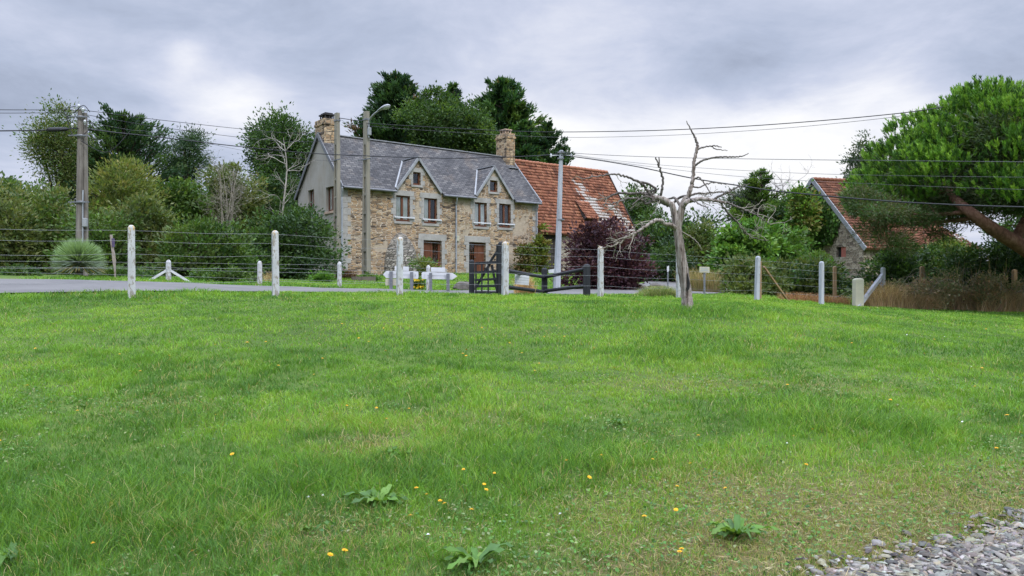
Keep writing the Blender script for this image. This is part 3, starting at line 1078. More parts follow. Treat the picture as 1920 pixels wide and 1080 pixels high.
_gxr, _gyr = GX.ravel(), GY.ravel()
_near = (np.abs(_gxr) < 30) & (_gyr > 0) & (_gyr < 40)
_dry = np.zeros(len(_gxr))
_dry[_near] = np.clip(spot_field(_gxr[_near], _gyr[_near], DRY) * .8 + np.clip(1 - np.abs(gravel_side(_gxr[_near], _gyr[_near]) + .3) / .9, 0, 1) * (_gyr[_near] < 8), 0, 1)
structure(np_mesh('ground', np.c_[_gxr, _gyr, GZ.ravel()], [np.c_[ii, ii + 1, ii + nx + 1, ii + nx]], M['soil'], smooth=True, col=np.c_[_dry, _dry, _dry]))


def lawn():
    r = np.random.default_rng(11)
    zones = [(2.9, 5.2, 5600, .0046), (5.2, 7.5, 3400, .0056), (7.5, 11, 1900, .0078), (11, 16, 800, .0115), (16, 22, 480, .016), (22, 34, 230, .022), (34, 56, 60, .04)]
    XS, YS, WS, TR, TA = [], [], [], [], []
    for (y0, y1, d, wd) in zones:
        hw = .70 * y1 + 3.2
        n = int((y1 - y0) * 2 * hw * d)
        y = r.uniform(y0, y1, n)
        x = r.uniform(-hw, hw, n)
        tr, ta_ = r.random(n), r.uniform(0, 6.283, n)
        if y1 <= 11:                            # blades grow in tufts
            m = max(8, n // 14)
            cy, cx, ct = r.uniform(y0, y1, m), r.uniform(-hw, hw, m), r.random(m)
            k = r.integers(0, m, n)
            sp = (.018 + .035 * ct)[k]
            ox, oy = r.normal(0, 1, n) * sp, r.normal(0, 1, n) * sp
            lone = r.random(n) < .3
            x, y = np.where(lone, x, cx[k] + ox), np.where(lone, y, cy[k] + oy)
            tr = np.where(lone, tr, ct[k])
            ta_ = np.where(lone, ta_, np.arctan2(oy, ox) + r.normal(0, .5, n))
        ok = np.abs(x) < .70 * y + 3.2
        x, y, tr, ta_ = x[ok], y[ok], tr[ok], ta_[ok]
        if y0 >= 16:
            off = (x - F0[0]) * FN[0] + (y - F0[1]) * FN[1]
            ok = (road_dist(x, y) > 2.75) & ((off < 3) | ((x > -14) & (x < 13)))
            x, y, tr, ta_ = x[ok], y[ok], tr[ok], ta_[ok]
        XS.append(x)
        YS.append(y)
        TR.append(tr)
        TA.append(ta_)
        WS.append(np.full(len(x), wd))
    x, y, wd, tr, ta = map(np.concatenate, (XS, YS, WS, TR, TA))
    gs = gravel_side(x, y)
    lush = spot_field(x, y, LUSH)
    dry = spot_field(x, y, DRY) + np.clip(1 - np.abs(gs + .25) / .8, 0, 1) * (y < 8)
    patch = vnoise(x * .55, y * .55, 21, 3)
    fine = vnoise(x * 3.1, y * 3.1, 31, 2)
    tall = vnoise(x * 1.3, y * 1.3, 51, 3)
    keep = r.random(len(x)) < np.where(gs > -.02, .012, 1.0)
    keep &= r.random(len(x)) < np.clip(.45 + 1.1 * fine, .35, 1)
    x, y, wd, lush, dry, patch, fine, tall, tr, ta = [q[keep] for q in (x, y, wd, lush, dry, patch, fine, tall, tr, ta)]
    n = len(x)
    h = (.030 + .060 * np.clip(tall - .42, 0, 1) * 2 + .075 * lush) * (.45 + .6 * r.random(n) + .5 * tr ** 2) * np.clip(1 - .28 * dry, .6, 1)
    off = (x - F0[0]) * FN[0] + (y - F0[1]) * FN[1]
    verge = np.exp(-((off - .15) / .35) ** 2)
    h += verge * .10 * r.random(n)
    h = np.where(off > 1.0, h * 1.5 + .03, h)
    near = np.clip((9 - y) / 4, 0, 1)
    h *= 1 + .25 * near
    z = ground(x, y)
    a = r.uniform(0, 6.283, n)
    lean = h * (.3 + 1.25 * r.random(n) ** 1.2)
    sx, sy = np.cos(a) * wd / 2, np.sin(a) * wd / 2
    lx, ly = np.cos(ta) * lean, np.sin(ta) * lean
    V = np.empty((n, 5, 3), np.float32)
    V[:, 0] = np.c_[x - sx, y - sy, z - .01]
    V[:, 1] = np.c_[x + sx, y + sy, z - .01]
    V[:, 2] = np.c_[x + sx * .8 + lx * .35, y + sy * .8 + ly * .35, z + h * .6]
    V[:, 3] = np.c_[x - sx * .8 + lx * .35, y - sy * .8 + ly * .35, z + h * .6]
    V[:, 4] = np.c_[x + lx, y + ly, z + h * .95]
    b = np.arange(n, dtype=np.int32)[:, None] * 5
    g = np.array([(.114, .226, .028), (.156, .274, .034), (.08, .172, .024), (.205, .295, .048), (.052, .125, .022), (.31, .28, .13), (.22, .20, .075)])
    t = np.clip((patch * .55 + fine * .45 - .5) * 3.2 + .5, 0, 1) * .62 + .14 * r.random(n) + .24 * np.modf(tr * 7.3)[0]
    idx = np.where(t < .2, 4, np.where(t < .38, 2, np.where(t < .62, 0, np.where(t < .83, 1, 3))))
    idx = np.where((lush > .35) & (r.random(n) < lush * .8), r.choice([4, 2, 0], n), idx)
    dd = .035 + .5 * dry + .18 * np.clip(vnoise(x * .8, y * .8, 61, 3) - .52, 0, 1) * 4
    idx = np.where(r.random(n) < dd * .62, r.choice([5, 6, 3], n, p=[.5, .3, .2]), idx)
    c = np.repeat(pick(g, idx, r, .2), 5, axis=0)
    o = np_mesh('grass', V.reshape(-1, 3), [b + np.array([[0, 1, 2, 3]], np.int32), b + np.array([[3, 2, 4]], np.int32)], M['blade'], col=c)
    tag(o, 'short mown green lawn grass with scattered dry patches', 'grass', kind='stuff')
    # straw and dead stems lying in the worn places and along the gravel
    n = 90000
    y = 3.0 + 6.0 * r.random(n)
    x = r.uniform(-1, 1, n) * (.7 * y + 1)
    gs = gravel_side(x, y)
    dp = np.clip(spot_field(x, y, DRY), 0, 1) + np.exp(-((gs + .12) / .4) ** 2)
    ok = (r.random(n) < np.clip(dp, .06, 1)) & (gs < .1)
    x, y = x[ok], y[ok]
    n = len(x)
    pos = np.c_[x, y, ground(x, y) + .004 + .03 * r.random(n) ** 2]
    ax = np.c_[r.normal(size=(n, 2)), np.abs(r.normal(0, .28, n))]
    pal = [(.30, .235, .115), (.22, .155, .08), (.15, .10, .055), (.13, .20, .035), (.36, .30, .17), (.19, .22, .06)]
    o = leaves_mesh('thatch', pos, ax, np.c_[r.normal(0, .5, (n, 2)), np.ones(n)], .035 + .06 * r.random(n), .0042, pick(pal, r.integers(0, 6, n), r, .25), None, M['blade'])
    tag(o, 'dead straw and stems lying on worn turf by the gravel', 'straw', kind='stuff')
    # low clover and moss leaves between the blades, near the camera
    n = 42000
    y = 3.0 + 6.5 * r.random(n) ** 1.4
    x = r.uniform(-1, 1, n) * (.7 * y + 1)
    cv = vnoise(x * 1.4, y * 1.4, 91, 3)
    ok = (r.random(n) < np.clip((cv - .42) * 5, .05, 1)) & (gravel_side(x, y) < -.08)
    x, y = x[ok], y[ok]
    n = len(x)
    pos = np.c_[x, y, ground(x, y) + .012 + .03 * r.random(n)]
    ax = np.c_[r.normal(size=(n, 2)), r.normal(0, .35, n) + .2]
    nr = np.c_[r.normal(0, .4, (n, 2)), np.ones(n)]
    L = .014 + .02 * r.random(n)
    pal = [(.07, .17, .03), (.10, .20, .04), (.05, .12, .03), (.17, .20, .09)]
    o = leaves_mesh('clover', pos, ax, nr, L, L * .75, pick(pal, r.integers(0, 4, n), r), None)
    tag(o, 'low clover leaves mixed into the near lawn', 'clover', kind='stuff')


lawn()

# ------------------------------------------------------------------ farmhouse
HO = np.array([-9.84, 45.0, 2.3])
HD = np.array([.795, .606])
HROT = math.atan2(.606, .795)


def fac(px, py, o=HO, d=HD):
    """photo pixel -> (u, z) on the vertical plane through o along d"""
    a, b = (px - 960) / F, (HZ - py) / F
    u = (o[1] * a - o[0]) / (d[0] - d[1] * a)
    Y = o[1] + d[1] * u
    return u, EYE + b * Y - o[2]


def facrect(x0, y0, x1, y1, **k):
    u0, zt0 = fac(x0, y0, **k)
    u1, zt1 = fac(x1, y0, **k)
    _, zb0 = fac(x0, y1, **k)
    _, zb1 = fac(x1, y1, **k)
    return (min(u0, u1), max(u0, u1), (zb0 + zb1) / 2, (zt0 + zt1) / 2)


def wall_panel(mb, mapf, u0, u1, base, top, openings, depth):
    """wall in (u, z) with a piecewise-linear top and rectangular openings with reveals; mapf(u, d, z)"""
    us = [t[0] for t in top]
    zs = [t[1] for t in top]
    br = {u0, u1}
    br.update(u for u in us if u0 < u < u1)
    for o in openings:
        br.update((o[0], o[1]))
    br = sorted(br)
    tz = lambda u: float(np.interp(u, us, zs))
    for a, b in zip(br[:-1], br[1:]):
        if b - a < 1e-5:
            continue
        m = (a + b) / 2
        z = base
        for o in sorted((o for o in openings if o[0] < m < o[1]), key=lambda o: o[2]):
            if o[2] > z + 1e-4:
                mb.add([mapf(a, 0, z), mapf(b, 0, z), mapf(b, 0, o[2]), mapf(a, 0, o[2])], [(0, 1, 2, 3)])
            z = o[3]
        ta, tb_ = tz(a + 1e-6), tz(b - 1e-6)
        mb.add([mapf(a, 0, z), mapf(b, 0, z), mapf(b, 0, tb_), mapf(a, 0, ta)], [(0, 1, 2, 3)])
    for (a, b, z0, z1) in openings:
        for q in (((a, z0), (a, z1)), ((b, z1), (b, z0)), ((a, z1), (b, z1)), ((b, z0), (a, z0))):
            (p0, p1) = q
            mb.add([mapf(p0[0], 0, p0[1]), mapf(p0[0], depth, p0[1]), mapf(p1[0], depth, p1[1]), mapf(p1[0], 0, p1[1])], [(0, 1, 2, 3)])
    return mb


house = thing('stone_farmhouse', 'two-storey stone farmhouse with grey slate roof, two gabled dormers and two chimneys', 'house', HO, HROT)
HL, HDP = 14.6, 6.76
EV = 5.35
RZ = EV + HDP / 2

WIN = [facrect(742.5, 367, 768.5, 415), facrect(795, 372, 819.5, 419), facrect(890, 380, 912.6, 425), facrect(935.5, 382.5, 957.5, 427)]
DOOR = [facrect(794, 451, 828, 513), facrect(879.5, 454.5, 910.5, 512)]
DORM = []
for (l, a, r_, wn) in (((741, 354), (783, 298), (826.5, 362), (774.5, 323, 788.5, 347)), ((890, 365), (925, 315), (961, 371.5), (918.5, 338.5, 932.5, 360))):
    DORM.append((fac(*l)[0], fac(*a), fac(*r_)[0], facrect(*wn)))
top = [(0, EV)]
ops = [w_ for w_ in WIN + DOOR]
for (ul, (ua, za), ur, wn) in DORM:
    top += [(ul, EV), (ua, za), (ur, EV)]
    ops.append(wn)
top.append((HL, EV))
fm = lambda u, d, z: (u, d, z)
mb = MB()
wall_panel(mb, fm, 0, HL, -.6, top, ops, .32)
mb.add([(HL, 0, -.6), (HL, HDP, -.6), (HL, HDP, EV), (HL, HDP / 2, RZ), (HL, 0, EV)], [(0, 1, 2, 3, 4)])
mb.add([(HL, HDP, -.6), (0, HDP, -.6), (0, HDP, EV), (HL, HDP, EV)], [(0, 1, 2, 3)])
mb.build('facade_wall', M['stone'], house)
gm = lambda u, d, z: (d, u, z)
gfac = lambda *k: facrect(*k, o=HO, d=np.array([-.606, .795]))
GWIN = [gfac(577.5, 356, 588.5, 399), gfac(611, 350, 627, 396)]
mb = MB()
wall_panel(mb, gm, 0, HDP, -.6, [(0, EV), (HDP / 2, RZ), (HDP, EV)], GWIN, .3)
mb.build('gable_wall', M['roughcast'], house)
MB().box(.05, HL - .05, .4, HDP - .05, -.3, -.1).build('floor', M['dark'], house)

# roof slopes: front (with openings left to the dormers' own roofs lying over it) and back
RT = .13
mb = MB()
mb.prism([(-.10, .02, EV + .04), (-.10, HDP / 2, RZ + .02), (-.10, HDP / 2, RZ + .02 + RT), (-.10, .02, EV + .02 + RT)], (HL + .22, 0, 0))
mb.prism([(-.10, HDP / 2 + .003, RZ + .02), (-.10, HDP + .3, EV - .28), (-.10, HDP + .3, EV - .28 + RT), (-.10, HDP / 2 + .003, RZ + .02 + RT)], (HL + .22, 0, 0))
roof = mb.build('roof', M['slate'], house)
mb = MB()
mb.bar((-.1, HDP / 2, RZ + .16), (HL + .1, HDP / 2, RZ + .16), .24, .06)
mb.build('ridge_capping', M['leadgrey'], roof)
# overhanging eave slates + gutter between the dormers
segs, u = [], -.1
for (ul, _, ur, _) in DORM:
    segs.append((u, ul - .06))
    u = ur + .06
segs.append((u, HL + .12))
for (a, b) in segs:
    mb, mg = MB(), MB()
    mb.prism([(a, -.24, EV - .21), (a, .018, EV + .035), (a, .018, EV + .018 + RT), (a, -.24, EV - .21 + RT)], (b - a, 0, 0))
    mg.tube([(a, -.31, EV - .17), (b, -.31, EV - .17)], .075, 8)
    mb.build('eave', M['slate'], roof)
    mg.build('gutter', M['gutter'], house)
mb = MB()
mb.bar((-.13, -.25, EV - .2), (-.13, HDP / 2, RZ + .06), .05, .22)
mb.bar((-.13, HDP + .3, EV - .25), (-.13, HDP / 2, RZ + .06), .05, .22)
mb.build('verge_board', M['gutter'], house)
mb = MB()
mb.bar((HL + .15, -.25, EV - .1), (HL + .15, HDP / 2, RZ + .16), .06, .18)
mb.build('verge_flashing', M['leadgrey'], house)
for (ul, (ua, za), ur, wn) in DORM:
    d = None
    yb = za - EV - RT + .04
    mb = MB()
    A, B = (ua, -.12, za + .12), (ua, yb, za + .12)
    for ub in (ul - .02, ur + .02):
        Lp = (ub, -.12, EV + .03)
        tri = [Lp, A, B] if ub < ua else [A, Lp, B]
        mb.prism(tri, (0, 0, -.09))
    dr = mb.build('dormer_roof', M['slate'], house)
    mb = MB()
    for ub in (ul + .03, ur - .03):
        mb.bar((ub, -.14, EV + .0), (ua, -.14, za + .04), .07, .15)
    mb.build('bargeboard', M['leadgrey'], dr)
    mb = MB()
    mb.bar((ua, -.1, za + .15), (ua, yb, za + .15), .12, .05)
    for ub in (ul - .03, ur + .03):
        mb.bar((ub, -.08, EV + .09), (ua, yb, za + .15), .10, .04)
    mb.build('valley_flashing', M['leadgrey'], dr)

# granite dressings
def surround(o, name='window_surround', jw=.2, lint=.32, sill=.16, big=.34, sillw=.14, gab=False):
    a, b, z0, z1 = o
    r = random.Random(int(a * 100))
    mb = MB()
    z, k = z0, 0
    while z < z1 - .02:
        h = min(r.uniform(.26, .42), z1 - z)
        w1, w2 = (big, jw) if k % 2 else (jw, big)
        if z1 - z - h < .12:
            h = z1 - z
        mb.box(a - w1, a - .002, -.022, .08, z + .006, z + h - .006)
        mb.box(b + .002, b + w2, -.022, .08, z + .006, z + h - .006)
        z += h
        k += 1
    mb.box(a - big * .9, b + big * .9, -.024, .1, z1 + .004, z1 + lint)
    if sill:
        mb.box(a - sillw, b + sillw, -.05, .1, z0 - sill, z0 - .004)
    return mb.build(name, M['granite'], house, .008)


for o in WIN:
    surround(o)
for o in DOOR:
    surround(o, 'door_surround', .24, .40, 0, .40)
for (_, _, _, o) in DORM:
    surround(o, 'window_surround', .16, .26, .14, .30)
mb, mb2 = MB(), MB()
z, k = -.3, 0
while z < EV - .35:
    h = .3 + .12 * ((k * 7) % 3) / 2
    w1 = .5 if k % 2 else .3
    mb.box(-.018, w1, -.022, .3, z + .006, z + h - .006)
    mb2.box(HL - (.75 - w1), HL + .015, -.022, .3, z + .006, z + h - .006)
    z += h
    k += 1
mb.build('corner_quoins', M['granite'], house, .008)
mb2.build('corner_quoins', M['granite'], house, .008)


def mapped(mb, f):
    mb.v = [f(*q) for q in mb.v]
    return mb


def window(o, f, dep, curtains, parent=house, single=False, mat='brownwood'):
    a, b, z0, z1 = o
    fw = .075
    mb = MB()
    mb.box(a, a + fw, dep, dep + .08, z0, z1)
    mb.box(b - fw, b, dep, dep + .08, z0, z1)
    mb.box(a + fw, b - fw, dep + .004, dep + .076, z1 - fw, z1)
    mb.box(a + fw, b - fw, dep - .02, dep + .09, z0, z0 + fw * 1.6)
    m = (a + b) / 2
    if not single:
        mb.box(m - .065, m + .065, dep - .012, dep + .07, z0 + fw * 1.6, z1 - fw)
    w_ = mapped(mb, f).build('window', M[mat], parent)
    mapped(MB().box(a + fw * .5, b - fw * .5, dep + .03, dep + .036, z0 + .05, z1 - .04), f).build('pane', M['glass'], w_)
    halves = [(a + .05, m - .01), (m + .01, b - .05)]
    for (h0, h1), c in zip(halves, curtains):
        if c:
            n = 28
            vs, fs = [], []
            for i in range(n + 1):
                uu = h0 + (h1 - h0) * i / n
                dd = dep + .065 + .018 * math.sin(i * 1.35) + .01 * math.sin(i * .6)
                vs += [f(uu, dd, z0 + .02), f(uu, dd, z1 - .02)]
            for i in range(n):
                fs.append((2 * i, 2 * i + 2, 2 * i + 3, 2 * i + 1))
            q = MB()
            q.add(vs, fs, True)
            q.build('curtain', M['curtain'], w_)
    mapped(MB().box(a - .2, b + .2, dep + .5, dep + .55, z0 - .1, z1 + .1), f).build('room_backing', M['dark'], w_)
    return w_


for o, c in zip(WIN, ((1, 1), (1, 0), (1, 1), (0, 0))):
    window(o, fm, .13, c)
    a, b, z0, z1 = o
    mb = MB()
    zz = z0 + (z1 - z0) * .15
    mb.bar((a - .16, -.1, zz), (b + .28, -.1, zz), .05, .075)
    mb.bar((a - .10, -.1, zz), (a - .10, .0, zz), .04, .04)
    mb.bar((b + .2, -.1, zz), (b + .2, .0, zz), .04, .04)
    mb.build('window_rail', M['white'], house)
for (_, _, _, o) in DORM:
    window(o, fm, .16, (0, 0), single=True)
for o in GWIN:
    window(o, gm, .18, (1, 1))
    a, b, z0, z1 = o
    mapped(MB().box(a - .15, b + .15, -.07, .05, z0 - .14, z0 - .005), gm).build('window_sill', M['terracotta'], house)


def french_door(o, left_glass, right_glass):
    a, b, z0, z1 = o
    m = (a + b) / 2
    mb = MB()
    mb.box(a, a + .08, .2, .29, z0, z1)
    mb.box(b - .08, b, .2, .29, z0, z1)
    mb.box(a + .08, b - .08, .204, .286, z1 - .09, z1)
    mb.box(m - .05, m + .05, .19, .28, z0, z1 - .09)
    glass = []
    for (q0, q1, g) in ((a + .08, m - .05, left_glass), (m + .05, b - .08, right_glass)):
        mb.box(q0, q1, .212, .268, z0, z0 + .55)
        mb.box(q0 + .08, q1 - .08, .2, .212, z0 + .12, z0 + .45)
        if g:
            mb.box(q0, q0 + .07, .21, .27, z0 + .55, z1 - .09)
            mb.box(q1 - .07, q1, .21, .27, z0 + .55, z1 - .09)
            w3 = (q1 - q0 - .14) / 3
            for i in (1, 2):
                mb.box(q0 + .07 + w3 * i - .012, q0 + .07 + w3 * i + .012, .22, .26, z0 + .55, z1 - .09)
            mb.box(q0 + .07, q1 - .07, .221, .259, (z0 + z1) / 2 + .2, (z0 + z1) / 2 + .23)
            glass.append((q0 + .05, q1 - .05))
        else:
            mb.box(q0, q1, .214, .266, z0 + .55, z1 - .09)
            mb.box(q0 + .09, q1 - .09, .2, .214, z0 + .68, z1 - .25)
    d = mb.build('door', M['brownwood'], house)
    for (q0, q1) in glass:
        MB().box(q0, q1, .236, .244, z0 + .5, z1 - .06).build('pane', M['glass'], d)
    MB().box(a - .1, b + .1, .6, .65, z0, z1 + .1).build('room_backing', M['dark'], d)
    MB().bar((m - .03, .17, z0 + 1.05), (m - .15, .17, z0 + 1.05), .03, .03).build('handle', M['galv'], d)


french_door(DOOR[0], False, True)
french_door(DOOR[1], True, False)

# chimneys
def chimney(u0, u1, y0, y1, zb, zt, sb):
    mb = MB()
    mb.box(u0, u1, y0, y1, zb, zt - .38)
    mb.box(u0 - .05, u1 + .05, y0 - .05, y1 + .05, zt - .378, zt - .22)
    mb.box(u0 - .01, u1 + .01, y0 - .01, y1 + .01, zt - .218, zt)
    return mb.build('chimney', M['chimney'], roof, .02)


ch = chimney(.04, .95, 2.72, 4.12, RZ - 1.3, 9.72, 0)
mb = MB()
mb.box(.2, .82, 3.0, 3.8, 9.72, 9.80)
for (x_, y_) in ((.22, 3.02), (.74, 3.02), (.22, 3.72), (.74, 3.72), (.48, 3.02), (.22, 3.36)):
    mb.box(x_, x_ + .06, y_, y_ + .06, 9.80, 10.0)
mb.box(.16, .86, 2.96, 3.84, 10.0, 10.08)
mb.box(.26, .76, 3.06, 3.74, 10.08, 10.16)
mb.box(.3, .72, 3.1, 3.7, 9.8, 9.96)
mb.build('chimney_cap', M['cap'], ch)
ch = chimney(13.95, 14.72, 2.72, 4.0, RZ - 1.0, 10.52, 0)
mb = MB()
mb.box(14.05, 14.62, 3.0, 3.7, 10.52, 10.58)
for (x_, y_) in ((14.07, 3.02), (14.52, 3.02), (14.07, 3.6), (14.52, 3.6), (14.3, 3.02), (14.07, 3.3)):
    mb.box(x_, x_ + .08, y_, y_ + .08, 10.58, 10.78)
mb.box(14.02, 14.65, 2.97, 3.73, 10.78, 10.86)
mb.build('chimney_cap', M['terracotta'], ch)
mb = MB()
mb.bar((13.93, 2.45, RZ - .76), (14.74, 2.45, RZ - .76), .3, .05)
mb.build('chimney_flashing', M['leadgrey'], roof)

# downpipes
for (uu, zt) in ((-.09, EV - .2), (fac(854, 400)[0], EV - .2), (HL - .12, EV - .2)):
    mb = MB()
    p, q = smooth_path([(uu - .1, -.31, zt), (uu - .05, -.25, zt - .2), (uu, -.09, zt - .5), (uu, -.085, zt - .9), (uu, -.085, .0)], [.05] * 5, 5)
    mb.tube(p, q, 8)
    for zz in (1.2, 2.6, 4.0):
        mb.box(uu - .07, uu + .07, -.14, -.02, zz, zz + .04)
    mb.build('downpipe', M['zinc'], house)
u_, z_ = fac(857, 447)
MB().box(u_ - .1, u_ + .1, -.12, -.015, z_ - .17, z_ + .17).build('meter_box', M['cream'], house, .02)

# old bread oven: bullet-shaped stone swelling on the facade
u0, zt = fac(747.5, 436)
ul, _ = fac(720, 515)
ur, _ = fac(781, 515)
rad = (ur - ul) / 2
prof = [(rad * 1.02, -.6), (rad, .4), (rad * .97, zt * .36), (rad * .9, zt * .52), (rad * .76, zt * .68), (rad * .52, zt * .84), (rad * .26, zt * .96), (.02, zt)]
p_, _ = smooth_path([(a, 0, z) for a, z in prof], [1] * len(prof), 4)
mb = MB()
mb.lathe([(q[0], q[2]) for q in p_], 22, ((ul + ur) / 2, .02, 0), math.pi, 2 * math.pi)
mb.v = [(x, y * .85, z) for x, y, z in mb.v]
mb.build('bread_oven', M['oven'], house)

# ------------------------------------------------------------------ tiled barns
def tile_roof(name, parent, p0, along, upv, nrm, nc, urange, mat, seed, ch=.28, amp=.022):
    r = np.random.default_rng(seed)
    p0, along, upv, nrm = [np.array(q, float) for q in (p0, along, upv, nrm)]
    V, UV, Fc, n = [], [], [], 0
    for i in range(nc):
        v0, v1 = i * ch, (i + 1) * ch + .02
        ua, ub = urange((i + .5) * ch)
        m = max(4, int((ub - ua) / .0525))
        uu = np.linspace(ua, ub, m + 1)
        wv = amp * np.sin(2 * np.pi * uu / .21 + i * np.pi * .0)
        tile = np.floor(uu / .21).astype(int)
        jit = (hashn(tile, np.full_like(tile, i), seed) - .5) * .026
        sag = (vnoise(uu * .5, np.full_like(uu, i * .3), seed + 3) - .5) * .09
        rows = [(v0, sag - .01), (v0, sag + .068 + wv + jit), (v1, sag + .014 + wv * .8 + jit * .3)]
        for (v, hh) in rows:
            V.append(p0 + along * uu[:, None] + upv * v + nrm * hh[:, None])
            UV.append(np.c_[uu + .0, np.full(m + 1, min(v, v0 + ch - .003) + .001)])
        k = np.arange(m)
        for q in (0, 1):
            a = n + q * (m + 1) + k
            Fc.append(np.c_[a, a + 1, a + m + 2, a + m + 1])
        n += 3 * (m + 1)
    return np_mesh(name, np.concatenate(V), [np.concatenate(Fc)], M[mat], parent, uv=np.concatenate(UV))


BO = np.array([HO[0] + HD[0] * (HL + .03), HO[1] + HD[1] * (HL + .03), 2.5])
barn = thing('tiled_barn', 'barn with steep orange clay tile roof adjoining the slate-roofed farmhouse', 'barn', BO, HROT)
BL = 9.9
BE, BR = 4.19 + 1.6 - 2.5 - .08, 9.42 + 1.6 - 2.5 - .05
sl = math.hypot(HDP / 2, BR - BE)
cu, su = (HDP / 2) / sl, (BR - BE) / sl
bfac = lambda *k: facrect(*k, o=BO, d=HD)
bd = bfac(1018, 434, 1054, 514)
bd = (max(.35, bd[0]), bd[1], -.3, BE - .12)
mb = MB()
wall_panel(mb, lambda u, d, z: (u, .12 + d, z), 0, BL, -.7, [(0, BE + .1), (BL, BE + .1)], [bd], .3)
mb.add([(BL, .12, -.7), (BL, HDP, -.7), (BL, HDP, BE), (BL, HDP / 2, BR), (BL, .12, BE + .1)], [(0, 1, 2, 3, 4)])
mb.add([(0, HDP, -.7), (BL, HDP, -.7), (BL, HDP, BE), (0, HDP, BE)], [(0, 1, 2, 3)])
mb.build('wall', M['barnstone'], barn)
mb = MB()
n = 9
for i in range(n):
    a = bd[0] + (bd[1] - bd[0]) * i / n
    b = bd[0] + (bd[1] - bd[0]) * (i + 1) / n
    mb.box(a + .006, b - .006, .26 + .008 * (i % 3), .31, bd[2], bd[3])
bdoor = mb.build('barn_door', M['barnwood'], barn)
for zz in (.5, 1.6, 2.6):
    mb = MB()
    mb.box(bd[0] + .02, bd[1] - .02, .225, .258, zz, zz + .12)
    mb.build('door_batten', M['barnwood'], bdoor)
eo = .25
nc = int((sl + eo) / .28)
btile = tile_roof('roof', barn, (0, -eo * cu, BE - eo * su), (1, 0, 0), (0, cu, su), (0, -su, cu), nc, lambda v: (.12, BL + .12), 'tile', 3)
mb = MB()
mb.prism([(.1, HDP / 2, BR - .05), (.1, -eo * cu, BE - eo * su - .05), (.1, -eo * cu + .05, BE - eo * su - .12), (.1, HDP / 2, BR - .15)], (BL, 0, 0))
mb.prism([(.1, HDP / 2 + .01, BR), (.1, HDP / 2 + .01, BR - .12), (.1, HDP + .3, BE - .5), (.1, HDP + .3, BE - .38)], (BL, 0, 0))
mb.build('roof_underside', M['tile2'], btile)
r_ = random.Random(2)
mb = MB()
u = .1
while u < BL:
    mb.tube([(u, HDP / 2, BR + .02 + r_.uniform(-.015, .015)), (u + .36, HDP / 2, BR + .05 + r_.uniform(-.015, .015))], [.13, .145], 8, True)
    u += .34
mb.build('ridge_tiles', M['tile'], btile)
mb = MB()
mb.bar((BL + .14, -eo * cu, BE - eo * su), (BL + .14, HDP / 2, BR), .05, .2)
mb.build('verge_board', M['barnwood'], barn)


def on_barn_roof(px, py):
    """solve (u, v) on the front slope"""
    best = None
    for v in np.linspace(0, sl, 240):
        o = BO + np.array([-.606 * v * cu, .795 * v * cu, 0])
        u, z = fac(px, py, o=o, d=HD)
        e = abs(z - (BE + v * su))
        if best is None or e < best[0]:
            best = (e, u, v)
    return best[1], best[2]


# small catslide hatch on the barn roof
uA, vA = on_barn_roof(1077, 376)
uB, vB = on_barn_roof(1099, 414)
uC, vC = on_barn_roof(1100, 378)
hw = max(.8, uC - uA)
P0 = lambda u, v, h: (u, v * cu - su * h, BE + v * su + cu * h)
vB = min(vB, vA - 1.0)
mb = MB()
mb.add([P0(uA, vA, .03), P0(uA, vB, .03), P0(uA, vB, .38)], [(0, 1, 2)])
mb.add([P0(uA + hw, vA, .03), P0(uA + hw, vB, .38), P0(uA + hw, vB, .03)], [(0, 1, 2)])
mb.add([P0(uA, vB, .03), P0(uA + hw, vB, .03), P0(uA + hw, vB, .38), P0(uA, vB, .38)], [(0, 1, 2, 3)])
hatch = mb.build('roof_hatch', M['barnwood'], barn)
a_, b_ = np.array(P0(uA, vB - .12, .43)), np.array(P0(uA, vA + .05, .06))
d_ = b_ - a_
ln = np.linalg.norm(d_)
up_ = d_ / ln
tile_roof('hatch_tiles', hatch, a_ - np.array([.06, 0, 0]), (1, 0, 0), up_, np.cross((1, 0, 0), up_), max(3, int(ln / .28)), lambda v: (0, hw + .12), 'tile', 9)

# right-hand barn
RO = np.array([22.8, 50.0, 1.9])
RD = np.array([.959, .282])
barn2 = thing('stone_outbuilding', 'low stone outbuilding with red tile roof and ivy on its gable, under the pine', 'barn', RO, math.atan2(.282, .959))
RL, RH = 9.5, 5.06
REZ = 2.72 + 1.6 - 1.9 + .05
RRZ = REZ + 4.95
RU = 3.5
mb = MB()
rf = lambda *k: facrect(*k, o=RO, d=np.array([-.282, .959]))
rw = rf(1568, 463, 1586, 482)
wall_panel(mb, gm, .1, 2 * RH, -.8, [(0, REZ), (RH, RRZ), (2 * RH, REZ)], [rw], .25)
mb.add([(0, .1, -.8), (RL - .1, .1, -.8), (RL - .1, .1, REZ + .1), (0, .1, REZ + .1)], [(0, 1, 2, 3)])
mb.add([(RL - .1, .1, -.8), (RL - .1, 2 * RH, -.8), (RL - .1, 2 * RH, REZ), (RL - .1, .1, REZ)], [(0, 1, 2, 3)])
mb.add([(0, 2 * RH, -.8), (0, 2 * RH, REZ), (RL - .1, 2 * RH, REZ), (RL - .1, 2 * RH, -.8)], [(0, 1, 2, 3)])
mb.build('wall', M['barnstone'], barn2)
mapped(MB().box(rw[0], rw[0] + (rw[1] - rw[0]) * .55, .06, .1, rw[2], rw[3]), gm).build('shutter', M['pinkpaint'], barn2)
mapped(MB().box(rw[0], rw[1], .2, .24, rw[2], rw[3]), gm).build('window_backing', M['dark'], barn2)
sl2 = math.hypot(RH, RRZ - REZ)
c2, s2 = RH / sl2, (RRZ - REZ) / sl2
V2 = sl2 + .3
nc2 = int(V2 / .28)
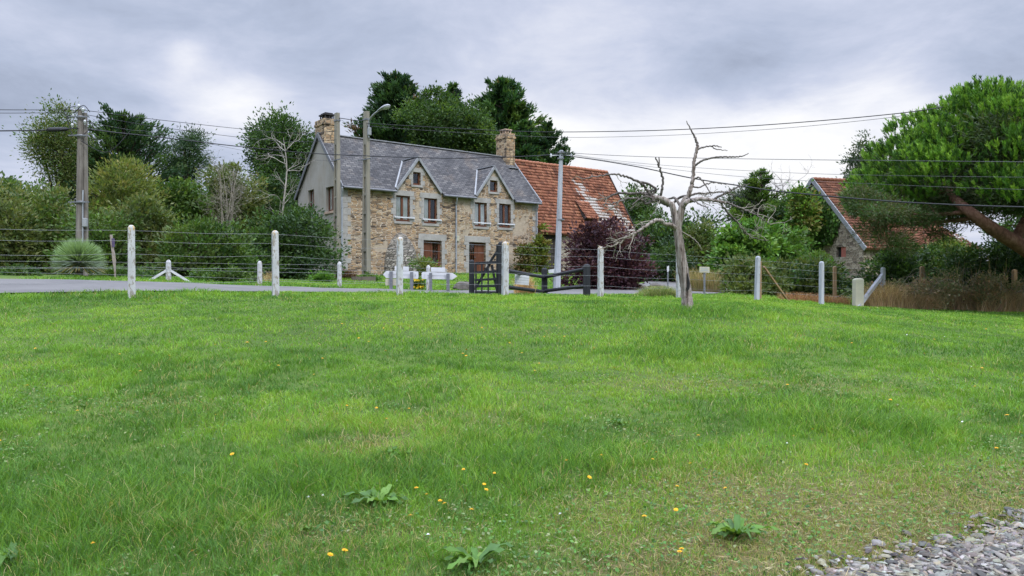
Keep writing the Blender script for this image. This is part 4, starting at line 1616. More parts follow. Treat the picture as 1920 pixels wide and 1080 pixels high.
rt = tile_roof('roof', barn2, (0, -.3 * c2, REZ - .3 * s2), (1, 0, 0), (0, c2, s2), (0, -s2, c2), nc2, lambda v: (-.12, RL + .25 - (RL - RU) * v / V2), 'tile2', 5)
mb = MB()
E0, E1 = (-.1, -.3 * c2, REZ - .3 * s2 - .05), (RL + .2, -.3 * c2, REZ - .3 * s2 - .05)
mb.add([E0, E1, (RU, RH, RRZ - .06), (-.1, RH, RRZ - .06)], [(0, 1, 2, 3)])
mb.add([E1, (RL + .2, 2 * RH, REZ - .2), (RU, RH, RRZ - .05)], [(0, 1, 2)])
mb.add([(RL + .2, 2 * RH + .2, REZ - .25), (-.1, 2 * RH + .2, REZ - .25), (-.1, RH, RRZ - .04), (RU, RH, RRZ - .04)], [(0, 1, 2, 3)])
mb.build('roof_underside', M['tile2'], rt)
mb = MB()
u = -.1
while u < RU - .1:
    mb.tube([(u, RH, RRZ + .03), (u + .36, RH, RRZ + .06)], [.13, .145], 8)
    u += .34
mb.build('ridge_tiles', M['tile2'], rt)
mb = MB()
mb.bar((-.14, -.32 * c2, REZ - .3 * s2 - .02), (-.14, RH, RRZ + .02), .06, .30)
mb.bar((-.14, 2 * RH + .2, REZ - .25), (-.14, RH, RRZ + .02), .06, .30)
mb.build('bargeboard', M['leadgrey'], barn2)
# ------------------------------------------------------------------ poles, lamp, overhead cables
def h_pole(label, px, pyt, pybase, Y, rot, wb=.44, wt=.27, solid=1.7, lamp=False):
    x = (px - 960) / F * Y
    g = gz(x, Y)
    H = EYE + (HZ - pyt) / F * Y - g
    t = thing('concrete_pole', label, 'utility pole', (x, Y, g), rot, 'concrete poles before the farmhouse')
    mb = MB()
    zs = H - solid
    W = lambda z: wb + (wt - wb) * z / H
    dp = lambda z: .26 + (.18 - .26) * max(z, 0) / H
    for sgn in (-1, 1):
        vs = []
        for z in (-.3, zs):
            w_, d_ = W(z), dp(z)
            for (a, b) in ((w_ / 2 - .085, -d_ / 2), (w_ / 2, -d_ / 2), (w_ / 2, d_ / 2), (w_ / 2 - .085, d_ / 2)):
                vs.append((sgn * a, b, z))
        mb.add(vs, [(0, 1, 5, 4), (1, 2, 6, 5), (2, 3, 7, 6), (3, 0, 4, 7), (4, 5, 6, 7), (0, 3, 2, 1)])
    vs = []
    for z in (-.3, zs):
        w_ = W(z) / 2 - .087
        for (a, b) in ((-w_, -.03), (w_, -.03), (w_, .03), (-w_, .03)):
            vs.append((a, b, z))
    mb.add(vs, [(0, 1, 5, 4), (2, 3, 7, 6)])
    z = .5
    while z < zs - .3:
        w_, d_ = W(z) / 2 - .088, dp(z) / 2 - .02
        mb.box(-w_, w_, -d_, d_, z, z + .13)
        z += .95
    vs = []
    for z in (zs - .001, H):
        w_, d_ = W(z) / 2, dp(z) / 2
        vs += [(-w_, -d_, z), (w_, -d_, z), (w_, d_, z), (-w_, d_, z)]
    mb.add(vs, [(0, 1, 5, 4), (1, 2, 6, 5), (2, 3, 7, 6), (3, 0, 4, 7), (4, 5, 6, 7), (0, 3, 2, 1)])
    mb.build('shaft', M['concrete'], t)
    mb = MB()
    mb.box(-.55, .55, -dp(H) / 2 - .06, -dp(H) / 2 - .01, H * .71, H * .71 + .05)
    mb.build('crossarm', M['galv'], t)
    mb = MB()
    mb.box(-W(H) / 2 - .03, W(H) / 2 + .03, -dp(H) / 2 - .03, dp(H) / 2 + .03, H - .45, H - .38)
    mb.build('pole_band', M['galv'], t)
    return t, H


tb_, Hb = h_pole('lichen-stained concrete pole in front of the grey rendered house gable', 632, 212, 520, 41.5, math.radians(-48))
tc_, Hc = h_pole('concrete pole with a curved street lamp arm in front of the stone facade', 687, 209, 525, 39.5, math.radians(-42))


def lamp_on(t, H, px, Y):
    R_ = t.rotation_euler.z
    def loc(p):
        d = np.array(p) - np.array(t.location)
        return (d[0] * math.cos(-R_) - d[1] * math.sin(-R_), d[0] * math.sin(-R_) + d[1] * math.cos(-R_), d[2])
    pts = [loc(P(*q)) for q in ((691.5, 258, Y), (691.3, 240, Y), (692, 228, Y), (697, 219, Y - .2), (704, 212, Y - .4), (711, 207, Y - .6))]
    arm = MB()
    p, q = smooth_path(pts, [.045] * len(pts), 5)
    arm.tube(p, q, 8)
    arm.build('lamp_arm', M['lamp'], t)
    a, b = Vector(loc(P(708, 208.5, Y - .5))), Vector(loc(P(731, 197.5, Y - 1.1)))
    m = (a + b) / 2
    d = (b - a)
    L = d.length
    d.normalize()
    s = d.cross(Vector((0, 0, 1))).normalized()
    u = s.cross(d)
    prof = [(.0, .02), (.05, .07), (.2, .095), (.45, .15), (.7, .165), (.88, .13), (.97, .07), (1, .01)]
    for nm, sel, mat in (('lamp_head', 1, 'lamp'), ('lamp_bowl', -1, 'lampglass')):
        mb = MB()
        vs, fs = [], []
        n = 10
        for (tt, r) in prof:
            for i in range(n + 1):
                an = math.pi * i / n
                if sel < 0:
                    tt2 = .38 + tt * .58
                    vs.append(a + d * (L * tt2) + s * (math.cos(an) * r * .85) - u * (math.sin(an) * r * .75 + .002))
                else:
                    vs.append(a + d * (L * tt) + s * (math.cos(an) * r) + u * (math.sin(an) * r * .75))
        for k in range(len(prof) - 1):
            for i in range(n):
                fs.append((k * (n + 1) + i, k * (n + 1) + i + 1, (k + 1) * (n + 1) + i + 1, (k + 1) * (n + 1) + i))
        for i in range(0):
            pass
        mb.add(vs, fs, True)
        if sel > 0:
            mb.add([vs[k * (n + 1) + j] for k in range(len(prof)) for j in (0, n)], [(2 * k, 2 * k + 1, 2 * k + 3, 2 * k + 2) for k in range(len(prof) - 1)])
        mb.build(nm, M[mat], t)
    mb = MB()
    b_ = Vector(loc(P(693, 246, Y)))
    mb.box(b_.x - .07, b_.x + .09, b_.y - .1, b_.y + .06, b_.z - .22, b_.z + .18)
    mb.build('control_box', M['lamp'], t, .03)


lamp_on(tc_, Hc, 687, 39.3)

# weathered wooden pole
x = (150 - 960) / F * 27.0
g = gz(x, 27.0)
wp = thing('wooden_pole', 'weathered grey wooden utility pole rising behind the round spiky yucca', 'utility pole', (x, 27, g))
H = EYE + (HZ - 206) / F * 27 - g
mb = MB()
p, q = smooth_path([(-.02, 0, -.3), (.0, 0, H * .4), (.03, 0, H)], [.135, .125, .10], 6)
mb.tube(p, q, 14, wob=.03)
mb.build('shaft', M['polewood'], wp)
mb = MB()
p, q = smooth_path([(.16, .06, -.3), (.17, .06, H * .4), (.15, .05, H - .1)], [.085, .08, .07], 6)
mb.tube(p, q, 12, wob=.03)
mb.build('stay_pole', M['polewood'], wp)
mb = MB()
mb.tube([(.15, -.1, .3), (.15, -.1, 2.6), (.15, -.09, 3.0)], [.025] * 3, 8)
mb.build('conduit', M['zinc'], wp)
mb = MB()
mb.box(.16, .30, -.16, -.03, 1.72, 2.02)
mb.build('junction_box', M['lamp'], wp, .02)
for zz in (2.55, H - .95, H - .3):
    mb = MB()
    mb.lathe([(.155, zz), (.165, zz + .02), (.165, zz + .05), (.155, zz + .07)], 12, (.04, 0, 0))
    mb.box(-.32, .40, -.17, -.14, zz + .01, zz + .05)
    mb.build('crossarm', M['galv'], wp)
for (dx_, zz) in ((-.14, H - .12), (.17, H - .08), (-.2, H - .62), (.24, H - .5), (-.17, H - .3), (.03, H + .04)):
    mb = MB()
    mb.lathe([(.02, -.05), (.02, 0), (.05, .01), (.04, .05), (.055, .06), (.035, .11), (.0, .13)], 10, (dx_, -.12, zz))
    mb.build('insulator', M['white'], wp)
T = Tubes()
for (a, b, c) in (((-.2, -.12, H - .5), (-.5, -.1, H - .05), (-.05, -.15, H + .1)), ((-.1, -.14, H - .1), (.2, -.15, H + .12), (.4, -.1, H - .1)),
                  ((.24, -.12, H - .4), (.5, -.1, H - .55), (.2, -.15, H - .9)), ((-.17, -.12, H - .2), (-.4, -.1, H - .3), (-.18, -.15, H - .9)), ((.1, -.14, H - 1.1), (1.0, -.1, H - 1.5), (1.75, 0, H - .75))):
    T.add([a, b, c], [.014] * 3, 5, 6)
T.build('jumper_wire', M['cable'], wp)

# slim pale pole by the purple-leaved shrub
x = (1048 - 960) / F * 33.0
g = gz(x, 33.0)
pp = thing('painted_pole', 'pale grey slim utility pole beside the purple-leaved shrub', 'utility pole', (x, 33, g))
H = EYE + (HZ - 282) / F * 33 - g
mb = MB()
W0, W1 = .165, .085
vs = []
for z, w_ in ((-.4, W0), (H, W1)):
    for i in range(8):
        a = math.pi / 8 + i * math.pi / 4
        vs.append((w_ * math.cos(a) + .10 * max(z, 0) / H * 2 - .1, w_ * math.sin(a), z))
mb.add(vs, [tuple(range(8, 16))] + [(i, (i + 1) % 8, 8 + (i + 1) % 8, 8 + i) for i in range(8)])
mb.build('shaft', M['palepole'], pp)
for zz in (H - .12, H - .38, 3.0):
    mb = MB()
    mb.box(-.06 + .0, .22, -.13, .13, zz, zz + .05)
    mb.build('pole_band', M['galv'], pp)
for s in (-.28, .3):
    mb = MB()
    mb.bar((.08, 0, H - .2), (.08 + s * 1.5, 0, H - .22), .03, .03)
    mb.lathe([(.02, -.08), (.05, -.05), (.03, 0), (.05, .04), (.02, .08)], 8, (.08 + s * 1.5, 0, H - .22))
    mb.build('insulator_arm', M['white'], pp)


def cable(label, pts, r, mat='cable', name='overhead_cable', cat='cable', group='overhead cables', seg=5, sub=6):
    w_ = np.array([P(*q) for q in pts])
    p, q = smooth_path(w_, np.full(len(w_), r), sub)
    mb = Tubes()
    c = w_[0]
    mb.add(p - c, q, seg, 1)
    o = mb.build(name, M[mat])
    o.location = c
    tag(o, label, cat, group)
    return o


cable('thick black cable running from the wooden pole across the slate roof to the pale pole',
      [(-700, 252, 17), (-60, 246, 24.5), (90, 244, 26), (150, 241, 27), (220, 249, 30), (300, 257.5, 33), (460, 276, 37), (578, 287, 39.5), (690, 292.5, 39), (800, 296, 37.8), (870, 296.5, 37), (980, 293.5, 35), (1049, 289, 33)], .022)
cable('thick black cable dropping rightward from the pale pole, crossing low before the pine',
      [(1049, 290, 33), (1120, 300, 31.5), (1200, 313.5, 29.5), (1300, 334.5, 26.5), (1400, 350, 24.5), (1480, 361, 23), (1700, 379.5, 20), (1980, 390, 17), (2700, 402, 11)], .020)
cable('thin level wire from the top of the pale pole to the right edge',
      [(1049, 283, 33), (1088, 288, 32), (1230, 294.5, 30), (1440, 298.5, 27), (1700, 301.5, 24), (1980, 304, 21), (2700, 308, 15)], .010, 'thincable')
cable('faint upper of two thin wires sagging below the level wire',
      [(1049, 285, 33), (1130, 298, 31.5), (1240, 309.5, 29.5), (1400, 320, 27.5), (1590, 327.5, 25), (1980, 333, 21), (2700, 338, 15)], .0065, 'thincable')
cable('faint lower of two thin wires sagging below the level wire',
      [(1049, 286, 33), (1130, 300, 31.5), (1240, 315, 29.5), (1400, 332, 27), (1640, 345, 24.5), (1980, 357, 21), (2700, 364, 15)], .0065, 'thincable')
cable('twisted dark cable from the lamp pole over the barn roof rising into the pine',
      [(687, 231, 39.3), (777, 236.5, 38), (938, 245, 36), (1050, 247.5, 34.5), (1230, 244.5, 32), (1400, 236.5, 30), (1560, 224.5, 28.8), (1690, 212, 27.5), (1768, 201, 27.5)], .017)
cable('thin wire just under the twisted cable that rises into the pine',
      [(687, 236, 39.3), (777, 243, 38), (938, 253, 36.3), (1060, 257.5, 35), (1180, 256, 33.5), (1300, 251.5, 32), (1480, 239.5, 30), (1655, 222, 28), (1700, 215, 28)], .009, 'thincable')
cable('highest wire from the wooden pole top to the concrete pole by the gable',
      [(150, 206, 27), (200, 212, 28), (275, 222, 29.5), (460, 242.5, 35), (560, 250, 39), (632, 245, 41.5)], .011)
cable('second wire below the highest one between wooden pole and gable pole',
      [(150, 213, 27), (240, 229, 29), (300, 238.5, 30.5), (455, 258, 35), (560, 266, 39), (632, 262, 41.5)], .010)
cable('thin lowest wire between wooden pole and the gable pole',
      [(150, 226, 27), (240, 243, 29), (300, 250, 30.5), (455, 282, 36), (560, 297, 39.5), (632, 303, 41.5)], .007, 'thincable')
cable('upper wire leaving the left edge to the top of the wooden pole',
      [(-700, 203, 17), (-60, 205.5, 24), (40, 206, 25.5), (150, 206, 27)], .011)
cable('lower wire leaving the left edge to the top of the wooden pole',
      [(-700, 212, 17), (-60, 212, 24), (40, 212, 25.5), (150, 211, 27)], .009)
cable('short black cable strung between the two concrete poles at their tops',
      [(634, 221, 41.5), (648, 223, 41), (665, 225.5, 40.3), (687, 226, 39.5)], .02)
cable('thin slack wire looping between the two concrete poles',
      [(636, 222, 41.5), (650, 231, 41), (668, 234, 40.3), (686, 228, 39.5)], .008, 'thincable')
a, b = P(89, 243.3, 25.9), P(126, 242.2, 26.6)
mb = MB()
p, q = smooth_path([a, a + (b - a) * .06, a + (b - a) * .5, b - (b - a) * .06, b], [.035, .075, .08, .075, .03], 3)
mb.tube(p - a, q, 10)
o = mb.build('cable_splice', M['cable'])
o.location = a
tag(o, 'black cylindrical splice sleeve on the cable left of the wooden pole', 'cable splice')

# ------------------------------------------------------------------ wire fence along the lawn
NF = [(-10.0, 15.2), None, None, None, None, None, None, None, None]
POSTS = [(-110, 410, 15.6, -1), (247, 422, 17.2, 0), (517, 432, 18.6, 0), (749, 444, 20.7, 0), (947, 453, 22.65, 1), (1126, 462, 24.2, 0), (1273, 470, 26.4, 0), (1419, 480, 28.3, 0), (1540, 490, 28.7, 0), (1655, 501, 31.2, 2)]
fx, fy = (247 - 960) / F * 17.2, 17.2
fence = thing('wire_fence', 'tall whitewashed concrete post fence with five wires along the lawn', 'fence', (fx, fy, gz(fx, fy)))
FOz = np.array([fx, fy, gz(fx, fy)])


def flat_post(mb, w_, d_, h, c, wt=None, r=None):
    wt = wt or w_ * .92
    x0, y0, z0 = c
    vs = []
    for z, a, b in ((-.3, w_, d_), (h - .06, wt, d_ * .95), (h - .015, wt * .7, d_ * .75), (h, wt * .3, d_ * .4)):
        for (i, j) in ((-1, -1), (1, -1), (1, 1), (-1, 1)):
            vs.append((x0 + i * a / 2, y0 + j * b / 2, z0 + z))
    fs = [(12, 13, 14, 15)]
    for k in range(3):
        for i in range(4):
            fs.append((4 * k + i, 4 * k + (i + 1) % 4, 4 * k + 4 + (i + 1) % 4, 4 * k + 4 + i))
    mb.add(vs, fs)


tops = []
rp = random.Random(4)
for (px, pyt, Y, kind) in POSTS:
    x = (px - 960) / F * Y
    g = gz(x, Y)
    h = EYE + (HZ - pyt) / F * Y - g
    mb = MB()
    wd = .185 if kind == 1 else .16
    flat_post(mb, wd, .14, h, (0, 0, 0), wd * .96 if kind == 1 else wd * .88)
    mb.v = [(a * math.cos(.5) - b * math.sin(.5), a * math.sin(.5) + b * math.cos(.5), c) for a, b, c in mb.v]
    lx, ly = rp.uniform(-.012, .012), rp.uniform(-.01, .01)
    if px == 1419:
        lx = .03
    mb.v = [(a + lx * c, b + ly * c, c) for a, b, c in mb.v]
    o = mb.build('fence_post', M['whitewash'] if px < 1400 else M['palepole'], fence, .012)
    o.location = (x - FOz[0], Y - FOz[1], g - FOz[2])
    tops.append((x, Y, g, h))
    if kind == 2:
        mb = MB()
        mb.bar((0, -.02, h - .3), (-1.5, -.85, -.15), .13, .13)
        br = mb.build('fence_brace', M['palepole'], fence)
        br.location = o.location
for k, fr in enumerate((.93, .79, .605, .425, .225)):
    T = Tubes()
    pts = []
    for j, (x, Y, g, h) in enumerate(tops):
        hh = h if j != 9 else h * 1.0
        pts.append((x - FOz[0] - .04, Y - FOz[1] - .085, g + 1.6 * fr * (.97 if j > 6 else 1) * min(1, h / 1.55) - FOz[2]))
        if j < len(tops) - 1:
            x2, Y2, g2, h2 = tops[j + 1]
            pts.append(((x + x2) / 2 - FOz[0], (Y + Y2) / 2 - FOz[1] - .085, (g + g2) / 2 + 1.6 * fr * min(1, (h + h2) / 3.1) - .025 - FOz[2] - .01 * ((j * 3 + k) % 3)))
    T.add(pts, [.0032] * len(pts), 4, 4)
    T.build('wire', M['wire'], fence)

# low roadside fence beyond the road
LOW = [(-150, 484, 23.4), (316, 487, 25.0), (487, 489, 26.4), (636.5, 490.5, 28.2), (803, 497, 29.6)]
fx, fy = (316 - 960) / F * 25.0, 25.0
lowf = thing('roadside_fence', 'low white post and wire fence on the far verge of the road', 'fence', (fx, fy, gz(fx, fy)))
LO = np.array([fx, fy, gz(fx, fy)])
pts3 = [[], [], []]
for i, (px, pyt, Y) in enumerate(LOW):
    x = (px - 960) / F * Y
    g = gz(x, Y)
    h = EYE + (HZ - pyt) / F * Y - g
    mb = MB()
    mb.lathe([(.085, -.3), (.082, h - .12), (.07, h - .05), (.04, h - .012), (0, h)], 12)
    o = mb.build('fence_post', M['whitewash'], lowf)
    o.location = (x - LO[0], Y - LO[1], g - LO[2])
    if i == 1:
        for s in (-1, 1):
            mb = MB()
            mb.bar((s * .06, 0, h * .52), (s * .62, s * .22, -.03), .075, .075)
            b_ = mb.build('fence_brace', M['white'], lowf)
            b_.location = o.location
    for k in range(3):
        pts3[k].append((x - LO[0], Y - LO[1] - .085, g - LO[2] + h * (.86, .55, .26)[k]))
for k in range(3):
    T = Tubes()
    T.add(pts3[k], [.004] * len(pts3[k]), 4, 4)
    T.build('wire', M['wire'], lowf)

# ------------------------------------------------------------------ gate and black rails
def world_bar(mb, o, a, b, w_, h_):
    mb.bar(np.array(a) - o, np.array(b) - o, w_, h_)


Yg = 23.9
x = (940 - 960) / F * Yg
go = np.array([x, Yg, gz(x, Yg)])
gate = thing('farm_gate', 'black wooden gate with raised heel and diagonal brace hung behind a white post', 'gate', go)
mb = MB()
ht = EYE + (HZ - 453) / F * Yg - go[2]
flat_post(mb, .20, .2, ht, (0, 0, 0), .2)
mb.build('gate_post', M['blackwood'], gate, .015)
Y2 = 24.9
q = P(884.5, 487, Y2)
g2 = gz(q[0], Y2)
mb = MB()
flat_post(mb, .17, .17, q[2] - g2, (q[0] - go[0], q[1] - go[1], g2 - go[2]), .17)
mb.build('gate_post', M['blackwood'], gate, .015)
yy = lambda px: Y2 - .12 + (Yg - .12 - Y2 + .12) * (px - 884) / 56.0
GP = lambda px, py: P(px, py, yy(px))
for (pa, pb, w_, h_) in (((892, 494), (935, 491.5), .06, .085), ((891, 511), (934, 508.5), .05, .07), ((891, 525), (934, 523), .05, .07), ((891, 537), (934, 536), .05, .07), ((891, 548), (934, 548.5), .05, .08)):
    mb = MB()
    world_bar(mb, go, GP(*pa), GP(*pb), w_, h_)
    mb.build('gate_rail', M['blackwood'], gate, .006)
for px in (892.5, 903.5, 915.5):
    mb = MB()
    world_bar(mb, go, GP(px, 492) + np.array([0, -.045, 0]), GP(px, 550) + np.array([0, -.045, 0]), .05, .03)
    mb.build('gate_bar', M['blackwood'], gate)
mb = MB()
world_bar(mb, go, GP(932.5, 458), GP(932.5, 551), .075, .1)
mb.build('gate_heel', M['blackwood'], gate, .01)
for (pa, pb) in (((933, 470), (919, 491)), ((919, 493), (893, 538)), ((922, 497), (932, 545))):
    mb = MB()
    world_bar(mb, go, GP(*pa) + np.array([0, .04, 0]), GP(*pb) + np.array([0, .04, 0]), .035, .075)
    mb.build('gate_brace', M['blackwood'], gate)

Ym, Yr = 27.6, 25.2
pm, pr, pl = P(1021, 502, Ym), P(1100, 495, Yr), P(953, 507, 23.1)
ro = np.array([pr[0], pr[1], gz(pr[0], pr[1])])
rails = thing('rail_fence', 'black stained two-rail fence bending back to a middle post, right of the gate', 'fence', ro)
for (q, w_) in ((pm, .21), (pr, .22)):
    g = gz(q[0], q[1])
    mb = MB()
    flat_post(mb, w_, w_, q[2] - g, (q[0] - ro[0], q[1] - ro[1], g - ro[2]), w_)
    mb.build('rail_post', M['blackwood'], rails, .015)
for (a, b) in (((953, 508.5, 23.1), (1020, 519.5, Ym - .08)), ((953, 538.5, 23.1), (1020, 547, Ym - .08)), ((1022, 519.5, Ym - .1), (1098, 504.5, Yr - .05)), ((1022, 545.5, Ym - .1), (1098, 536, Yr - .05))):
    mb = MB()
    A, B = P(*a) - ro, P(*b) - ro
    mb.tube([A, (A + B) / 2, B], [.062, .06, .062], 9)
    mb.build('rail', M['blackwood'], rails)

# plates and signs
def plate(name, label, cat, corners, Y, th=.012, mat='white', marks=(), group=None, posts=(), panels=(), behind=True):
    """corners: photo pixels, clockwise; marks: thin print lines; posts: (px, py_top, py_bottom, half-width)"""
    c = [P(px, py, Y) for px, py in corners]
    o0 = np.array([c[0][0], Y, gz(c[0][0], Y)])
    t = thing(name, label, cat, o0, 0, group)
    mb = MB()
    mb.prism([tuple(q - o0) for q in reversed(c)], (0, th, 0))
    b = mb.build('plate', M[mat], t, .004)
    for (a, e, h) in marks:
        A, B = P(*a, Y - .004) - o0, P(*e, Y - .004) - o0
        m = MB()
        m.bar(A, B, .004, h)
        m.build('print', M['greymark'], b)
    for (pcs, pm_) in panels:
        m = MB()
        m.prism([tuple(P(*e, Y - .002) - o0) for e in reversed(pcs)], (0, th, 0))
        m.build('sign_panel', M[pm_], t, .004)
    for (px, pt, hw) in posts:
        q = P(px, pt, Y + .03)
        g = gz(q[0], Y + .03)
        m = MB()
        ya = .014 if behind else -.008 - hw * 2
        m.box(q[0] - hw - o0[0], q[0] + hw - o0[0], ya, ya + hw * 2, g - .3 - o0[2], q[2] - o0[2])
        m.build('sign_post', M['galv'], t)
    return t


YS1, YS2 = 28.2, 27.8
plate('direction_sign', 'white arrow direction sign pointing left on two grey posts by the house', 'sign',
      [(718, 514.5), (724, 508.3), (783, 509), (784.5, 511), (784.5, 521), (783, 522.6), (724, 521.4)], YS1, mat='white', marks=[((728, 514.6), (775, 515.4), .012), ((779, 514), (779, 517), .05)],
      behind=False, posts=[(734, 509, .055), (772.5, 510, .055)],
      panels=[(((740, 499.5), (766.5, 500), (766.5, 508.0), (740, 507.6)), 'white'), (((722.5, 522.8), (747, 523.4), (747, 535.5), (722.5, 535)), 'cream')], group='direction signs behind the fence')
plate('direction_sign', 'white arrow direction sign pointing right on two posts left of the gate', 'sign',
      [(790.5, 512), (792, 510), (848, 511.5), (857.5, 518), (848, 524.2), (792, 522.8), (790.5, 521)], YS2, mat='white', marks=[((801, 516.2), (838, 517.2), .012), ((795.5, 514), (795.5, 520), .03), ((833.5, 514.5), (833.5, 518), .05)],
      behind=False, posts=[(840.5, 513, .055), (808, 512, .05)],
      panels=[(((808, 501.3), (834.5, 501.8), (835, 510.2), (808, 509.6)), 'white')], group='direction signs behind the fence')
plate('notice_board', 'blank white ribbed board fixed between the black rails', 'sign', [(965.5, 514.5), (992.5, 517.5), (991.5, 534.8), (965, 532.5)], 24.35, mat='white',
      marks=[((966, 519), (992, 521.8), .008), ((966, 524), (992, 526.4), .008), ((966, 528.5), (992, 530.8), .008)])
m_ = MB()
a_, b_ = P(964, 514, 24.33), P(993, 516.6, 24.33)
o = plate('path_sign', 'small white notice with two grey text lines on a thin post by the hedge', 'sign', [(1311.5, 500), (1330.5, 500.5), (1330.5, 511.5), (1311.5, 511)], 31.0, mat='cream',
          marks=[((1315, 503.5), (1327, 503.8), .03), ((1314, 507), (1328, 507.3), .03)], posts=[(1321, 502, .035)])
o = plate('marker_sign', 'narrow white sign seen almost edge-on beyond the dead tree', 'sign', [(1250.5, 500), (1254.5, 498), (1254.5, 509), (1250.5, 509.5)], 34.0, mat='white', posts=[(1252.3, 500, .03)])
o = plate('small_sign', 'white tilted panel behind the pale pole and black rails', 'sign', [(1028, 506), (1046, 503.3), (1047, 511), (1029, 512.5)], 34.0, mat='white', posts=[(1038, 506, .03)])

# leaning bleached board behind the road
Yb = 25.4
pts = [(208, 440), (208.6, 451), (210, 463), (212, 475), (213.6, 489), (214.4, 500), (215.2, 511)]
wv = [2.0, 2.2, 1.9, 2.6, 3.0, 1.7, 1.2]
o0 = P(215, 512, Yb)
o0[2] = gz(o0[0], Yb)
bd_ = thing('leaning_board', 'narrow bleached warped board with a purple painted patch, standing by the hedge', 'board', o0)
L_ = [P(x - w_, y, Yb) - o0 for (x, y), w_ in zip(pts, wv)]
R_ = [P(x + w_, y, Yb) - o0 for (x, y), w_ in zip(pts, wv)]
L_.append(L_[-1] * np.array([1, 1, 0]) + np.array([0, 0, -.1]))
R_.append(R_[-1] * np.array([1, 1, 0]) + np.array([0, 0, -.1]))
mb = MB()
for i in range(len(L_) - 1):
    mb.prism([L_[i + 1], R_[i + 1], R_[i], L_[i]], (0, .04, 0))
mb.build('plank', M['driftwood'], bd_)
mb = MB()
mb.prism([P(211, 463, Yb) - o0, P(215.5, 463, Yb) - o0, P(215, 447, Yb) - o0, P(210, 447, Yb) - o0], (0, -.03, 0))
mb.build('painted_patch', M['purple'], bd_)

# posts near the right hedge
def stake(label, px, pt, pb, Y, w_, mat, lean=0, name='wooden_post', cat='post', taper=1.0):
    q = P(px, pt, Y)
    g = gz(q[0], Y)
    mb = MB()
    flat_post(mb, w_, w_, q[2] - g, (0, 0, 0), w_ * taper)
    mb.v = [(a + lean * c, b, c) for a, b, c in mb.v]
    o = mb.build(name, M[mat], None, .01)
    o.location = (q[0] - lean * (q[2] - g), Y, g)
    return tag(o, label, cat)


stake('brown wooden post just behind the pale fence post left of the brambles', 1425, 489, 560, 29.4, .10, 'postwood')
stake('lichened wooden post between the last two fence posts', 1565, 499, 560, 32.5, .13, 'postwood')
stake('short wooden post top showing above the dry brambles', 1729, 499, 560, 35.5, .17, 'postwood')
stake('dark wooden stub at the right edge behind the brambles', 1902, 505, 560, 34.5, .17, 'postwood')
stake('cream concrete marker slab standing left of the braced corner post', 1609, 521.5, 571, 30.6, .33, 'cream', .01, 'marker_slab', 'marker', 1.0)
A, B = P(1432, 500, 29.5), P(1480, 562, 31.0)
B[2] = gz(B[0], B[1]) - .05
mb = MB()
mb.bar((0, 0, 0), A - B, .07, .07)
o = mb.build('leaning_pole', M['postwood'])
o.location = B
tag(o, 'slanting wooden prop leaning on the brown post', 'prop')

# rocks and trough
def rock(label, px, py, Y, sx, sy, sz, seed, mat='rock', name='rock'):
    r = np.random.default_rng(seed)
    q = P(px, py, Y)
    g = gz(q[0], Y)
    vs, fs = [], []
    n, m = 9, 6
    for k in range(m + 1):
        th = math.pi * k / m
        for i in range(n):
            a = 2 * math.pi * i / n
            d = 1 + (r.random() - .5) * .35
            c = lambda v: math.copysign(abs(v) ** .6, v)
            vs.append((sx * c(math.cos(a)) * math.sin(th) * d, sy * c(math.sin(a)) * math.sin(th) * d, sz * c(math.cos(th)) * d))
    for k in range(m):
        for i in range(n):
            fs.append((k * n + i, (k + 1) * n + i, (k + 1) * n + (i + 1) % n, k * n + (i + 1) % n))
    o = MB().add(vs, fs).build(name, M[mat])
    o.location = (q[0], Y, g + sz * .5)
    return tag(o, label, 'rock')


rock('flat grey boulder on the grass left of the black gate', 871, 525, 31, .45, .3, .24, 3)
rock('dark low boulder beside the lane right of the purple shrub', 1196, 530, 37, .45, .3, .16, 4)
rock('reddish grey rock at the lane edge left of the dead tree', 1231, 530, 37.5, .42, .3, .2, 6)
q = P(682, 535, 37.5)
mb = MB()
mb.box(-.55, .55, -.2, -.16, -.1, .22).box(-.55, .55, .16, .2, -.1, .22).box(-.55, -.51, -.158, .158, -.1, .22).box(.51, .55, -.158, .158, -.1, .22).box(-.508, .508, -.158, .158, -.1, .14)
o = mb.build('planter_trough', M['planterwood'])
o.location = (q[0], q[1], gz(q[0], q[1]) + .02)
tag(o, 'old grey planter trough on the grass at the foot of the lamp pole', 'planter')
# ------------------------------------------------------------------ trees and shrubs
# behind the house
conifer('tall ragged cypress behind the left half of the slate roof', 74, 733, 148, 330, 118, PAL_CON, 101, 210, lean=.7, dead=.04, L=.5, prof=.85)
conifer('broad ragged conifer rising behind the right chimney', 76, 944, 156, 330, 112, PAL_CON2, 102, 230, dead=.05, L=.5, prof=.8)
conifer('small dark conifer behind the orange barn roof left end', 73, 1026, 236, 340, 62, PAL_CON, 103, 80, L=.45, prof=.85)
conifer('conifer tip peeping over the round tree behind the house', 84, 850, 163, 300, 34, PAL_CON, 104, 60, L=.6)
plant('broadleaf_tree', 'large rounded dense green tree behind the middle of the house', 'tree', 70, 738, 928, 172, 330, PAL_MID + PAL_DARK[:3], 105, 1.0, .26, .14, ratio=.38, nb=16, cr=.75, shell=.72, per=52)
conifer('low conifer foliage filling between chimney and barn ridge', 71, 985, 232, 340, 44, PAL_CON2, 106, 70, L=.5)
